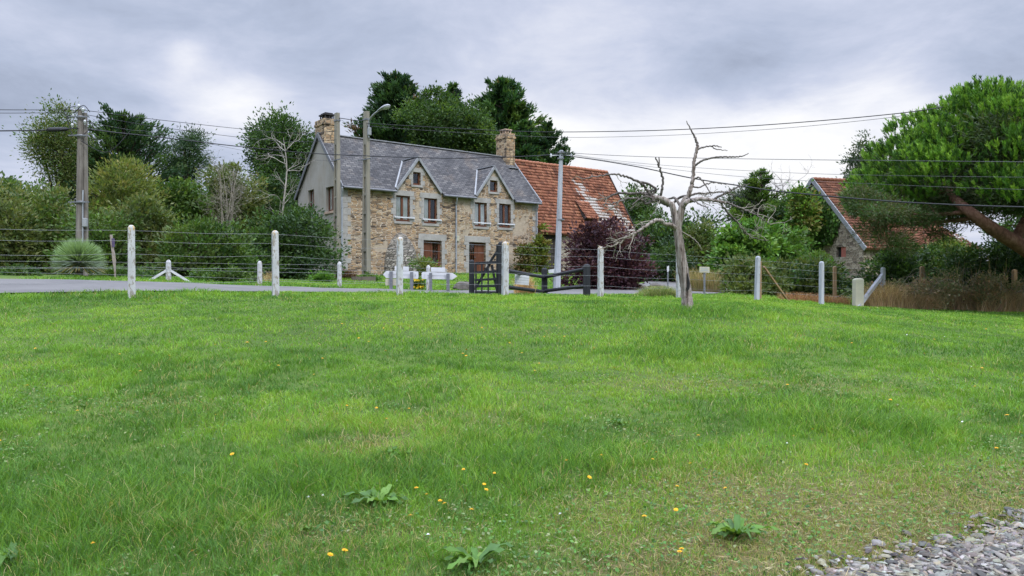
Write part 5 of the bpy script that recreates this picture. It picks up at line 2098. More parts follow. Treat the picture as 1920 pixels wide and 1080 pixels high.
# left, far to near
plant('ash_tree', 'tall loose feathery tree behind the wooden pole', 'tree', 54, 62, 172, 196, 400, PAL_OLIVE + PAL_MID[:2], 110, 1.1, .17, .075, nb=12, ratio=.34, cr=.8, shell=.3)
conifer('dark layered evergreen right of the wooden pole', 56, 232, 226, 420, 112, PAL_CON[:4] + [(.07, .075, .03)], 111, 190, L=.32, prof=.36)
plant('pine_tree', 'dark open-crowned pine with gaps, between evergreen and bare stems', 'tree', 60, 296, 398, 244, 350, PAL_CON[:4], 112, 1.0, .2, .06, nb=9, ratio=.30, cr=.75, shell=.5)
plant('broadleaf_tree', 'dark green tree left of the house chimney', 'tree', 57, 464, 606, 205, 420, PAL_MID[:3] + PAL_DARK, 113, .8, .22, .11, nb=13, ratio=.36, cr=.8, shell=.5)
plant('broadleaf_tree', 'green tree top at the left edge above the hedge', 'tree', 50, -60, 44, 312, 420, PAL_MID, 114, .6, .26, .13, nb=7)
plant('willow_shrub', 'yellowish upright willow shrub right of the wooden pole', 'shrub', 42, 166, 304, 296, 450, PAL_YELLOW + PAL_OLIVE[:2], 115, 1.0, .21, .06, nb=9, up=.75, spiky=.5)
plant('shrub', 'pale yellow-green shrub beside bare branchy stems', 'shrub', 47, 372, 492, 296, 470, PAL_OLIVE, 116, .62, .24, .1, nb=9)
plant('shrub', 'mid green tall shrub between pine and yellow-green shrub', 'shrub', 45, 286, 400, 336, 480, PAL_MID, 117, .75, .24, .12, nb=9)
plant('thicket', 'dense green thicket filling behind the hedge at far left', 'thicket', 48, -60, 170, 338, 510, PAL_MID + PAL_OLIVE[:2], 130, .9, .2, .1, nb=12, ratio=.36, skirt=True)
plant('thicket', 'dense green thicket behind the yellowish willow shrub', 'thicket', 50, 150, 330, 350, 510, PAL_MID + PAL_DARK[:2], 131, .9, .2, .1, nb=12, ratio=.36, skirt=True)
plant('thicket', 'dark thicket below the open-crowned pine and bare stems', 'thicket', 51, 300, 500, 338, 520, PAL_DARK + PAL_MID[:2], 132, .9, .2, .1, nb=12, ratio=.36, skirt=True)
plant('thicket', 'dark green thicket between bare tree and house gable', 'thicket', 53, 440, 590, 330, 520, PAL_DARK + PAL_MID[:1], 133, .9, .2, .1, nb=12, ratio=.36, skirt=True)
# roadside hedge, piece by piece
HEDGE = [('olive hedge bush at the left edge beside the road', -60, 70, 352, 528, 31, PAL_OLIVE, 120), ('feathery olive hedge bush left of the wooden pole', 40, 152, 342, 526, 32.5, PAL_OLIVE + PAL_MID[:2], 121),
         ('olive green hedge bush right behind the yucca', 130, 250, 372, 528, 31, PAL_MID + PAL_OLIVE[:2], 122), ('light green hedge bush behind the leaning board', 205, 330, 368, 526, 33, PAL_OLIVE, 123),
         ('green hedge bush behind the braced low post', 300, 408, 404, 528, 32, PAL_MID + PAL_OLIVE[:2], 124), ('mid green hedge bush with a pale top left of the dark bush', 368, 476, 398, 530, 33.5, PAL_MID + PAL_DARK[:1], 125)]
for (lb, a, b, t0, b0, Y, pal, sd) in HEDGE:
    plant('hedge_bush', lb, 'hedge bush', Y, a, b, t0, b0, pal, sd, 1.35, .17, .08, nb=10, ratio=.42, cr=.42, shell=.6, depth=1.6, group='hedge bushes along the road', spiky=.3, up=.35)
plant('hedge_bush', 'dark green dense bush hiding the foot of the grey gable', 'hedge bush', 37, 470, 640, 372, 534, PAL_DARK + PAL_MID[:1], 126, 1.25, .17, .085, nb=12, ratio=.40, cr=.42, shell=.6, depth=2.4, group='hedge bushes along the road')
plant('hedge_bush', 'dark lower bush in front between yellow bush and the gable', 'hedge bush', 35, 408, 520, 440, 532, PAL_DARK + PAL_MID[:2], 127, 1.25, .16, .08, nb=8, ratio=.42, cr=.4, shell=.6, depth=1.5, group='hedge bushes along the road')
for i, (a, b, lb) in enumerate(((-20, 92, 'low nettle patch at the left road edge'), (196, 300, 'low weeds under the leaning board'), (330, 480, 'low weeds between the first two low posts'))):
    plant('verge_weeds', lb, 'weeds', 25.6 + i * .9, a, b, 503 + i * 3, 530 + i * 3, PAL_MID + PAL_DARK[:1], 140 + i, 1.1, .13, .06, trunk=False, nb=10, ratio=.35, cr=.22, depth=.45, shell=.3)

# bare trees on the left
def bare_tree(label, px, pt, pb, Y, seed, mat, rad, nmain=1, spread=.5, kids=5, ln=None, name='bare_tree'):
    r = np.random.default_rng(seed)
    q = P(px, pt, Y)
    g = gz(q[0], Y)
    t = thing(name, label, 'tree', (q[0], Y, g))
    H = q[2] - g
    T = Tubes()
    for m in range(nmain):
        dx = (r.random() - .5) * spread * (nmain > 1) * H * .5
        top = np.array([dx, (r.random() - .5) * .6, H * r.uniform(.85, 1.0)])
        pts = [np.array([dx * .05, 0, -.2]), np.array([dx * .3 + r.normal() * .1, 0, H * .35]), np.array([dx * .65 + r.normal() * .12, 0, H * .7]), top]
        T.add(pts, [rad, rad * .75, rad * .45, rad * .12], 7, 5, .06)
        sp, _ = smooth_path(pts, [1] * 4, 6)
        for k in range(kids):
            i = r.integers(int(len(sp) * .35), len(sp) - 2)
            a = r.uniform(0, 6.283)
            d = np.array([math.cos(a), math.sin(a) * .6, r.uniform(.3, 1.1)])
            bare_branches(T, sp[i], d, H * r.uniform(.10, .19), rad * .30, r, 2, .65, .03, 3)
    T.build('trunk', M[mat], t)


bare_tree('slim dead tree with pale bare trunk left of the gable', 531, 236, 420, 45.0, 201, 'palebark', .085, 1, kids=14)
bare_tree('clump of dead arching grey stems above the hedge', 428, 300, 430, 42.5, 202, 'deadtwig', .042, 7, .9, 9)

# middle right, behind the lane
plant('broadleaf_tree', 'dark tree behind the right end of the orange barn', 'tree', 68, 1140, 1248, 352, 500, PAL_DARK + PAL_MID[:2], 150, .5, .3, .15, nb=9, cr=.7)
plant('broadleaf_tree', 'dark green tree mass behind the dead tree trunk', 'tree', 60, 1196, 1350, 384, 540, PAL_DARK + PAL_MID[:2], 151, .6, .28, .14, nb=12, cr=.7)
plant('shrub', 'olive green shrub just right of the dead tree fork', 'shrub', 52, 1262, 1352, 408, 520, PAL_OLIVE + PAL_MID[:2], 152, .7, .22, .11, nb=8)
plant('shrub', 'dark shrub beside the purple shrub and lane', 'shrub', 47, 1176, 1300, 450, 540, PAL_DARK + PAL_MID[:1], 153, .8, .2, .1, nb=8)
conifer('green pointed conifer behind the bright bushes', 62, 1425, 322, 440, 80, PAL_MID + PAL_MID[:1], 154, 75, L=.34, prof=1.0)
plant('broadleaf_tree', 'grey-green light tree left of the pointed conifer', 'tree', 64, 1362, 1436, 322, 460, PAL_GREY, 155, .45, .26, .1, nb=8, cr=.6)
bare_tree('thin twiggy leafless shrub above the vine-covered wall', 1472, 314, 400, 62, 203, 'darkbranch', .07, 4, .5, 7)
plant('shrub', 'bright green leafy bush right of the dead tree', 'shrub', 44, 1334, 1452, 412, 540, PAL_BRIGHT, 156, .85, .26, .15, nb=9, cr=.45, shell=.65)
plant('shrub', 'bright green taller bush below the vines', 'shrub', 47, 1406, 1512, 392, 530, PAL_BRIGHT + PAL_MID[:2], 157, .85, .26, .15, nb=10, cr=.45, shell=.65)
plant('shrub', 'dark leafy shrub behind the bright bushes', 'shrub', 56, 1442, 1510, 344, 470, PAL_MID + PAL_DARK[:1], 158, .6, .26, .13, nb=8)
plant('climbing_vine', 'yellow-green vine hanging over the outbuilding gable top', 'vine', 53.4, 1480, 1524, 330, 470, PAL_YELLOW + PAL_BRIGHT, 159, .9, .26, .15, nb=8, depth=.9, ratio=.5)
plant('broadleaf_tree', 'grey-green tree behind the left edge of the pine crown', 'tree', 64, 1584, 1660, 244, 420, PAL_GREY + PAL_DARK[:2], 160, .6, .26, .11, nb=9)
# ivy on the outbuilding gable: leaves lying on the wall
r = np.random.default_rng(61)
n = 9000
yv = .1 + 5.2 * r.random(n)
zv = 6.9 * r.random(n)
cov = vnoise(yv * .9, zv * .9, 71, 3)
edge = np.interp(yv, [0, RH], [REZ, RRZ])
ok = (zv < edge - .12) & (yv > 2.5 + 1.2 * (cov - .5)) & (yv < 4.9) & (zv > 3.2 + 2.2 * (cov - .5) - (yv - 2.6) * .3)
yv, zv = yv[ok], zv[ok]
n = len(yv)
loc = np.c_[-.02 - .22 * r.random(n), yv, zv]
ivy = thing('ivy', 'dark green ivy climbing the stone gable of the outbuilding', 'ivy', RO, math.atan2(.282, .959))
leaves_mesh('leaves', loc, np.c_[-.3 * r.random(n), r.normal(0, .6, n), -.6 - .5 * r.random(n)], np.c_[-np.ones(n), r.normal(0, .4, n), .4 + r.normal(0, .3, n)], .2 + .1 * r.random(n), .18, pick(PAL_MID + PAL_BRIGHT[:2], r.integers(0, 7, n), r), ivy)

# foreground of the outbuilding
ROWB = [('low olive hedge right of the path notice', 1344, 1470, 482, 556, 37, PAL_OLIVE + PAL_MID[:1], 170), ('dark olive hedge behind the leaning prop', 1440, 1568, 480, 556, 38, PAL_OLIVE[:3] + PAL_DARK[:2], 171),
        ('green hedge bush below the outbuilding gable window', 1490, 1580, 478, 552, 41, PAL_MID + PAL_BRIGHT[:1], 172), ('dark green bush behind the corner post', 1600, 1720, 470, 556, 40, PAL_DARK + PAL_MID[:2], 173),
        ('mid green bush behind the dry brambles, under the tiled eave', 1690, 1800, 458, 556, 41, PAL_MID + PAL_DARK[:2], 174), ('dark bush below the leaning pine trunk', 1784, 1880, 452, 556, 38, PAL_DARK + PAL_MID[:1], 175),
        ('dark bush at the right edge under the pine', 1850, 1980, 440, 560, 36.5, PAL_DARK, 176), ('light yellow-green bush below the outbuilding roof', 1735, 1815, 448, 500, 43, PAL_YELLOW + PAL_MID[:2], 177)]
ROWB.append(('dark foliage behind the pine trunk at the right edge', 1856, 2000, 380, 540, 46, PAL_DARK + PAL_MID[:1], 178))
for (lb, a, b, t0, b0, Y, pal, sd) in ROWB:
    plant('hedge_bush', lb, 'hedge bush', Y, a, b, t0, b0, pal, sd, 1.0, .19, .09, nb=9, ratio=.42, cr=.42, shell=.6, depth=1.7, group='hedge bushes before the outbuilding', spiky=.2)

# purple-leaved shrub, vine on the house corner, garden plants
plant('purple_shrub', 'large dark purple-leaved shrub in front of the orange barn', 'shrub', 35.6, 1056, 1206, 404, 562, PAL_PURPLE, 180, 2.0, .17, .085, nb=12, ratio=.40, cr=.38, shell=.6, depth=1.75, spiky=.3, droop=.1)
YC = 50.5
plant('climbing_vine', 'yellow-green vine on the corner where house meets barn', 'vine', 52.6, 1000, 1030, 424, 520, [(.12, .16, .03), (.16, .18, .035), (.08, .12, .025), (.17, .13, .04)], 181, 1.3, .18, .12, nb=8, depth=.5, cr=.3, ratio=.45)
plant('climbing_vine', 'browning bushy vine low on the house wall right of the glazed door', 'vine', 51.4, 962, 1010, 458, 520, [(.09, .12, .03), (.13, .11, .04), (.12, .08, .035), (.10, .14, .03)], 182, 1.2, .17, .11, nb=8, depth=.45, cr=.3, ratio=.45)
plant('garden_shrub', 'light yellow-green shrub in front of the left house door', 'shrub', 44.5, 774, 812, 476, 530, PAL_YELLOW + PAL_BRIGHT[:1], 183, .9, .15, .06, nb=7, cr=.3, shell=.2)
plant('garden_shrub', 'small reddish-brown shrub at the house corner by the low post', 'shrub', 40, 628, 672, 508, 534, [(.12, .06, .045), (.09, .05, .035), (.14, .09, .06)], 184, 1.0, .12, .06, nb=6, cr=.22)
plant('garden_shrub', 'fresh green plant at the dark bush foot left of the low post', 'shrub', 33, 586, 618, 512, 536, PAL_BRIGHT, 185, 1.0, .12, .06, nb=6, cr=.2, trunk=False)
plant('garden_shrub', 'green plant around the foot of the lamp pole', 'shrub', 38.3, 664, 714, 517, 536, PAL_BRIGHT + PAL_MID[:2], 186, 1.0, .12, .06, nb=6, cr=.2, trunk=False)
plant('garden_shrub', 'green low plant at the foot of the bread oven', 'shrub', 44, 714, 742, 512, 530, PAL_MID, 187, 1.0, .12, .06, nb=5, cr=.2, trunk=False)
yf = plant('flowering_plant', 'plant with yellow flower heads behind the left arrow sign', 'plant', 30.0, 775, 794, 524, 546, PAL_MID, 188, 1.0, .09, .04, nb=5, cr=.15, trunk=False, crown='leaves')
r = np.random.default_rng(33)
a_, b_ = P(775, 524, 29.8), P(794, 538, 29.8)
fl = np.c_[r.uniform(a_[0], b_[0], 26), np.full(26, 29.75) + r.normal(0, .08, 26), r.choice([a_[2] - .03, b_[2] - .02], 26) + r.normal(0, .035, 26)] - np.array(yf.location)
leaves_mesh('flowers', np.repeat(fl, 3, 0), r.normal(size=(78, 3)), r.normal(size=(78, 3)) + np.array([0, -.6, .8]), .075, .06, np.tile([(.72, .50, .03)], (78, 1)), yf)

# yucca
Yy = 25.2
q = P(148, 527, Yy)
g = gz(q[0], Yy)
yc = thing('yucca', 'round spiky blue-green yucca at the roadside in front of the wooden pole', 'plant', (q[0], Yy, g))
r = np.random.default_rng(44)
n = 1500
d = unit(r.normal(size=(n, 3)))
d[:, 2] = np.where(d[:, 2] < -.45, -d[:, 2], d[:, 2])
cz = P(148, 491, Yy)[2] - g
Rr = 46 / F * Yy * r.uniform(.86, 1.04, n)
start = np.array([0, 0, cz - .03]) + d * .08
side = unit(np.cross(d, unit(r.normal(size=(n, 3)))))
up_ = np.cross(side, d)
wd = .02
V = np.empty((n, 6, 3))
sag = np.array([0, 0, -1.0]) * (.05 * (1 - np.abs(d[:, 2:3])))
V[:, 0], V[:, 1] = start - side * wd * .5, start + side * wd * .5
mid = start + d * (Rr * .55)[:, None] + sag * .3
V[:, 2], V[:, 3] = mid + side * wd * .8, mid - side * wd * .8
V[:, 4] = mid + d * .01
V[:, 5] = start + d * Rr[:, None] + sag
b = np.arange(n)[:, None] * 6
col = np.where((d[:, 2:3] > .15), np.array([(.22, .32, .16)]), np.array([(.21, .27, .20)]))
col = np.where((d[:, 2:3] < -.2) & (r.random((n, 1)) < .45), np.array([(.34, .29, .12)]), col)
col = col * (1 + (r.random((n, 1)) - .5) * .4)
np_mesh('leaves', V.reshape(-1, 3), [b + np.array([[0, 1, 2, 3]]), b + np.array([[3, 2, 5]])], M['leaf'], yc, col=np.repeat(col, 6, 0))
MB().tube([(0, 0, -.1), (0, 0, cz * .5), (0, 0, cz)], [.13, .12, .08], 9).build('trunk', M['bark'], yc)

# dry grasses, tussocks and brambles
def stalks(name, label, cat, px0, px1, pyt, pyb, Y, pal, seed, n, depth=.5, w_=.012, arch=.5, shape='mound', kind=None, parent=None, curl=0.3, segs=4):
    r = np.random.default_rng(seed)
    a, b = P(px0, pyt, Y), P(px1, pyb, Y)
    cx, hw = (a[0] + b[0]) / 2, (b[0] - a[0]) / 2
    g0 = gz(cx, Y)
    H = max(.2, a[2] - g0)
    t = thing(name, label, cat, (cx, Y, g0))
    u = r.uniform(-1, 1, n)
    v = r.uniform(-1, 1, n)
    x0 = u * hw * .85
    y0 = v * depth
    env = np.sqrt(np.clip(1 - (u * .93) ** 2, .05, 1)) if shape == 'mound' else .55 + .45 * vnoise(u * 3.5 + seed, v * 0 + .5, seed, 2)
    h = H * env * (.45 + .6 * r.random(n) ** .8)
    z0 = ground(cx + x0, Y + y0) - g0 - .03
    ang = r.uniform(0, 6.283, n)
    ln = h * arch * (.3 + r.random(n))
    ts = np.linspace(0, 1, segs + 1)
    V = np.empty((n, (segs + 1) * 2, 3))
    sa = r.uniform(0, 6.283, n)
    ph = r.uniform(0, 6.28, n)
    for i, tt in enumerate(ts):
        zz = h * (tt - .45 * tt ** 3 * np.clip(arch, 0, 1)) * 1.25
        off = ln * tt ** 2
        wx = curl * .12 * np.sin(tt * 5 + ph)
        px = x0 + np.cos(ang) * off + wx
        py = y0 + np.sin(ang) * off * .7
        ww = w_ * (1 - .75 * tt) * .5
        V[:, 2 * i] = np.c_[px - np.cos(sa) * ww, py - np.sin(sa) * ww, z0 + zz]
        V[:, 2 * i + 1] = np.c_[px + np.cos(sa) * ww, py + np.sin(sa) * ww, z0 + zz]
    m = (segs + 1) * 2
    b_ = np.arange(n)[:, None] * m
    fs = [b_ + np.array([[2 * i, 2 * i + 1, 2 * i + 3, 2 * i + 2]]) for i in range(segs)]
    c = np.repeat(pick(pal, r.integers(0, len(pal), n), r, .3), m, axis=0)
    np_mesh('stalks', V.reshape(-1, 3), fs, M['blade'], t, col=c)
    return t


DRYP = [(.40, .30, .17), (.31, .225, .125), (.48, .385, .235), (.24, .17, .10), (.35, .27, .17)]
BRAM = [(.38, .28, .19), (.27, .19, .125), (.46, .365, .25), (.21, .20, .10), (.40, .28, .18)]
stalks('dry_grass_tuft', 'fluffy tan dry grass clump under the blank white board', 'grass tuft', 962, 1006, 513, 556, 26.5, [(.44, .31, .16), (.36, .24, .12), (.50, .38, .22)], 301, 900, .45, .014, .45)
stalks('grass_tussock', 'arching green tussock grass left of the dead tree', 'grass tuft', 1192, 1284, 528, 562, 27.4, [(.13, .19, .05), (.19, .22, .08), (.09, .15, .035), (.28, .25, .13)], 302, 2600, .8, .014, .8)
stalks('dry_grass_mound', 'tan dry grass mound round the braced corner post', 'grass tuft', 1612, 1706, 520, 582, 31.2, DRYP, 303, 3000, .7, .014, .75)
stalks('dry_grass_tuft', 'brown withered stalks behind the path notice', 'grass tuft', 1268, 1350, 490, 545, 37, [(.30, .22, .12), (.24, .2, .1), (.16, .17, .06)], 304, 1500, .6, .018, .4, 'row')
stalks('dry_grass_tuft', 'rusty dead stalks at the hedge foot near the leaning prop', 'grass tuft', 1450, 1600, 540, 570, 31.6, [(.26, .12, .07), (.2, .11, .06), (.33, .22, .12)], 305, 1600, .5, .014, .6, 'row')
stalks('reed_clump', 'thin pale dead stems at the hedge foot between low posts', 'grass tuft', 490, 520, 506, 536, 30, DRYP, 306, 160, .3, .014, .35)
for i, (a, b, pt, Y, lb, gr) in enumerate(((1640, 1760, 528, 31.6, 'low tangle of dry brown bramble right of the corner post', .2), (1720, 1840, 510, 32.2, 'tall tan and brown bramble thicket in mid hedge row', .25), (1810, 1960, 514, 31.8, 'brown bramble thicket with grey-green leaves at the right edge', .4))):
    t = stalks('bramble_thicket', lb, 'brambles', a, b, pt, 585, Y, BRAM + DRYP[:2], 310 + i, 3400, .8, .014, 1.0, 'row', curl=1.0)
    r = np.random.default_rng(320 + i)
    A_, B_ = P(a, pt, Y), P(b, 585, Y)
    bl = []
    for k in range(9):
        bl.append((r.uniform(A_[0], B_[0]) - t.location[0], r.uniform(-.7, .4), r.uniform(.2, (A_[2] - t.location[2]) * .75), r.uniform(.3, .6), .4, r.uniform(.2, .4)))
    crown_mesh('leaves', bl, [(.16, .175, .09), (.22, .205, .12), (.27, .215, .13), (.12, .145, .065), (.29, .19, .12)], t, 330 + i, 120, 40, .3, .10, .055, .3)
    T = Tubes()
    for k in range(26):
        x0 = r.uniform(A_[0], B_[0]) - t.location[0]
        h = (A_[2] - t.location[2]) * r.uniform(.5, 1.15)
        dx = r.normal() * .7
        y0 = r.uniform(-.8, .5)
        T.add([(x0, y0, -.1), (x0 + dx * .3, y0 - .05, h * .7), (x0 + dx * .8, y0 - .15, h), (x0 + dx * 1.4, y0 - .25, h * r.uniform(.45, .95))], [.009, .008, .007, .004], 4, 4)
    T.build('stems', M['deadtwig'], t)
for i, (px, pt) in enumerate(((1795, 496), (1828, 500), (1862, 492), (1884, 497))):
    stalks('dry_weed', ('tall dry dock stem above the brambles, leftmost of four', 'thin dry stem second from left above the brambles', 'tallest dry stem above the right brambles', 'dry stem nearest the right edge above the brambles')[i], 'weed', px - 8, px + 8, pt, 560, 32.6, BRAM, 340 + i, 22, .1, .02, .15)

# ------------------------------------------------------------------ umbrella pine
YP = 31.0
tipx = lambda px: (px - 960) / F * YP
pc = np.array([tipx(2020), YP + 1.0, EYE + (HZ - 372) / F * YP])
gp = np.array([tipx(2010), YP, 0])
gp[2] = gz(gp[0], gp[1])
pine = thing('umbrella_pine', 'large umbrella pine with bright green domed crown leaning in from the right', 'tree', gp)
r = np.random.default_rng(500)
RX, RY, RZ_ = 362 / F * YP, 6.5, 218 / F * YP
# crown surface broken into lobes, each lobe carries upright needle tufts
lob = []
for i in range(230):
    u_, v_ = r.uniform(0, 2 * math.pi), r.uniform(-.12, 1)
    el = math.asin(max(-.12, min(1, v_)))
    d = np.array([math.cos(el) * math.cos(u_), math.cos(el) * math.sin(u_), math.sin(el)])
    k = r.uniform(.78, .97)
    lob.append((pc + d * np.array([RX, RY, RZ_]) * k, d, r.uniform(.75, 1.35)))
tp, td, ts_ = [], [], []
for (c, d, R_) in lob:
    m = int(40 * R_ ** 2) + 12
    e = unit(r.normal(size=(m, 3)) + d * .9 + np.array([0, -.15, .45]))
    tp.append(c + e * R_ * np.array([1, 1, .72]) * r.uniform(.72, 1.0, (m, 1)))
    td.append(unit(e * .6 + d * .4 + np.array([0, -.05, 1.0])))
    ts_.append(np.full(m, R_))
tp, td = np.concatenate(tp), np.concatenate(td)
keep = tp[:, 0] < tipx(2330)
tp, td = tp[keep], td[keep]
# drop tufts buried well inside
q = (tp - pc) / np.array([RX, RY, RZ_])
keep = (np.linalg.norm(q, axis=1) > .80) & (tp[:, 2] > EYE + (HZ - 398) / F * YP)
tp, td = tp[keep], td[keep]
nt = len(tp)
per = 26
k = np.repeat(np.arange(nt), per)
s = r.random(len(k))
ln = .28 * (.75 + .5 * r.random(nt))[k]
base = tp[k] + td[k] * (s * ln)[:, None] - td[k] * ln[:, None] * .3
out = unit(td[k] * .95 + unit(np.cross(td[k], unit(r.normal(size=(len(k), 3))))) * .48)
pal = [(.09, .20, .03), (.135, .255, .036), (.06, .135, .026), (.17, .295, .048), (.036, .085, .02)]
ci = r.integers(0, 5, nt)[k]
leaves_mesh('crown', base - gp, out, r.normal(size=(len(k), 3)), .17 * (.7 + .5 * r.random(len(k))), .034, pick(pal, ci, r, .18), pine, fold=.05)
# loose inner and lower shoots: dull olive
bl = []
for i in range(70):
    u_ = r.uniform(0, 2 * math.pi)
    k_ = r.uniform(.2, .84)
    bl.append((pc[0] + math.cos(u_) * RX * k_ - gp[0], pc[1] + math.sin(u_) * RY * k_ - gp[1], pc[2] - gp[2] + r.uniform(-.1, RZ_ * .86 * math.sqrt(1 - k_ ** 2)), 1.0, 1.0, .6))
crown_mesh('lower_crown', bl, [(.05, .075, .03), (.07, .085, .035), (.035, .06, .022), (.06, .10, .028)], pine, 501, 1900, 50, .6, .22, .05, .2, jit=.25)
# hanging lower sprays in front of the outbuilding roof
LOWS = [(1612, 374, 26, 13), (1622, 392, 26, 10), (1640, 384, 38, 14), (1668, 398, 38, 12), (1700, 408, 34, 12), (1636, 426, 26, 10), (1664, 446, 34, 12), (1690, 462, 24, 10), (1742, 416, 40, 10), (1606, 366, 16, 12), (1720, 380, 46, 16), (1790, 368, 40, 14), (1850, 372, 50, 16), (1900, 384, 30, 16), (1770, 398, 30, 9), (1765, 440, 22, 9)]
bl = []
for (px, py, rx, rz) in LOWS:
    c = P(px, py, YP - .6 + r.normal() * .8)
    bl.append((c[0] - gp[0], c[1] - gp[1], c[2] - gp[2], rx / F * YP, .6, rz / F * YP))
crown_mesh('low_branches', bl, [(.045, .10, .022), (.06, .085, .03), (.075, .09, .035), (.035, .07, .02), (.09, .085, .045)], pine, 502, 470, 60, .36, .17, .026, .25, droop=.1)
T = Tubes()


def PB(pts, rad, sub=5, seg=9, wob=.06, Y0=YP):
    T.add([P(a, b, Y0 + (c if c else 0)) - gp for a, b, c in pts], rad, seg, sub, wob)


PB([(2010, 560, 0), (1965, 500, -.6), (1915, 462, -1.2), (1865, 432, -1.5), (1822, 400, -1.4), (1790, 372, -.6), (1770, 340, .4)], [.36, .34, .29, .25, .21, .17, .1])
PB([(1835, 408, -1.3), (1780, 414, -.4), (1720, 420, -.6), (1660, 426, -.5)], [.10, .075, .05, .02], wob=.04)
PB([(1815, 396, -1.2), (1760, 402, -.5), (1690, 400, -.8), (1625, 384, -.9)], [.10, .075, .05, .02], wob=.04)
PB([(1900, 455, -.2), (1930, 400, .4), (1955, 340, 1.0), (1980, 280, 1.2)], [.22, .19, .15, .08])
PB([(1800, 380, .1), (1830, 340, .8), (1850, 290, 1.4)], [.13, .1, .05])
PB([(1790, 372, .1), (1740, 350, .3), (1690, 330, .5)], [.11, .08, .04])
for i in range(60):
    a = np.array([r.uniform(1650, 1960), r.uniform(372, 430)])
    b = a + np.array([r.normal() * 45, r.normal() * 14 - 8])
    Yo = r.uniform(-1.2, 1.5)
    PB([(a[0], a[1], Yo), ((a[0] + b[0]) / 2, (a[1] + b[1]) / 2 - 4, Yo), (b[0], b[1], Yo)], [.02, .014, .006], 3, 4, 0)
T.build('trunk', M['pinebark'], pine)

# ------------------------------------------------------------------ dead tree on the lawn
YD = 15.9
td0 = P(1289, 577, YD)
td0[2] = gz(td0[0], YD)
dead = thing('dead_tree', 'small bleached dead tree with bare twisting branches on the lawn', 'tree', td0)
T1, T2, T3 = Tubes(), Tubes(), Tubes()


def DT(Tb, pts, rad, seg=9, sub=6, wob=.05, jag=0.0):
    p = [P(a, b, YD + c) - td0 for a, b, c in pts]
    p, rr = smooth_path(p, np.array(rad) / F * YD, sub)
    if jag:
        p[1:-1] += rd.normal(size=(len(p) - 2, 3)) * jag
    Tb.add(p, rr, seg, 1, wob)
    return p


rd = np.random.default_rng(77)
DT(T1, [(1291, 592, 0), (1290, 576, 0), (1288, 556, .02), (1285.5, 535, .03), (1281, 505, .02), (1276, 470, 0), (1271.5, 436, 0), (1269, 418, 0), (1265, 402, 0), (1261.5, 388, 0), (1258.5, 380, .02)],
   [13.5, 10.4, 9.6, 9.4, 9.2, 8.2, 7.4, 7.6, 5.8, 5.3, 5.0], 22, 8, .12)
DT(T1, [(1271, 424, 0), (1275.5, 405, -.03), (1278.5, 391, -.04), (1283, 378, -.05), (1288, 370, -.05)], [7.5, 6.6, 6.2, 5.8, 5.2], 14, 6, .07)
# left limbs
b1 = DT(T1, [(1261, 386, .02), (1248, 376, .06), (1236, 371, .12), (1226, 371, .18), (1215, 366, .25), (1203, 362.5, .3)], [5.2, 5.4, 5.0, 4.2, 3.6, 3.2], 10)
b2 = DT(T2, [(1203, 362.5, .3), (1187, 362, .36), (1163, 362, .45), (1150, 365, .5), (1140, 371, .52), (1131, 378, .55)], [3.0, 2.6, 2.3, 1.9, 1.5, .9], 7, jag=.008)
b3 = DT(T2, [(1222, 371, .2), (1214, 357, .16), (1206, 347, .1), (1197, 341, .05), (1178, 332.5, -.05), (1160, 327.5, -.12), (1147, 327, -.18), (1127, 329, -.25), (1106, 333.5, -.3), (1089, 335.5, -.34)], [2.9, 2.5, 2.4, 2.4, 2.0, 1.8, 1.6, 1.4, 1.2, .9], 7, jag=.008)
DT(T2, [(1197, 341, .05), (1206, 342, .1), (1216, 345, .14), (1224, 350, .18), (1230, 355, .22), (1225, 363, .24), (1219, 369, .22)], [2.0, 2.2, 2.4, 2.3, 2.4, 2.2, 2.0], 7)
DT(T2, [(1230, 355, .22), (1218, 360, .3), (1206, 362, .3)], [1.9, 1.7, 1.8], 7)
DT(T2, [(1238.5, 371, .1), (1241, 353, .06), (1242.5, 335, .04), (1238.5, 320, 0), (1234, 308, -.02), (1229.5, 295, -.04)], [3.0, 2.4, 2.3, 2.0, 1.6, 1.2], 7, jag=.008)
DT(T2, [(1235.5, 311, -.02), (1236, 302, -.03), (1235.5, 295, -.04)], [1.6, 1.3, .9], 6)
b4 = DT(T1, [(1270.5, 430, -.02), (1258, 423, -.1), (1248, 419.5, -.16), (1236, 413, -.24), (1226, 415, -.3), (1213, 423.5, -.38), (1200, 431, -.45), (1186, 439, -.55)], [4.6, 4.0, 3.6, 3.4, 3.4, 2.9, 2.4, 2.0], 10, jag=.01)
b5 = DT(T3, [(1186, 439, -.55), (1172, 447, -.6), (1160, 456, -.64), (1146, 462, -.7), (1136, 458, -.72)], [2.4, 1.9, 1.6, 1.3, .8], 6, jag=.012)
b6 = DT(T2, [(1259, 386, .05), (1244, 381, .1), (1228, 375, .16), (1212, 381, .2), (1198, 374, .2), (1180, 372, .2), (1165, 377, .25), (1148, 382, .3), (1130, 384, .3)], [3.6, 3.4, 2.8, 2.3, 2.0, 1.9, 1.6, 1.4, .9], 8, jag=.012)
DT(T2, [(1228, 375, .16), (1212, 368, .1), (1198, 374, .02), (1186, 384, -.05)], [2.0, 1.7, 1.5, 1.0], 6)
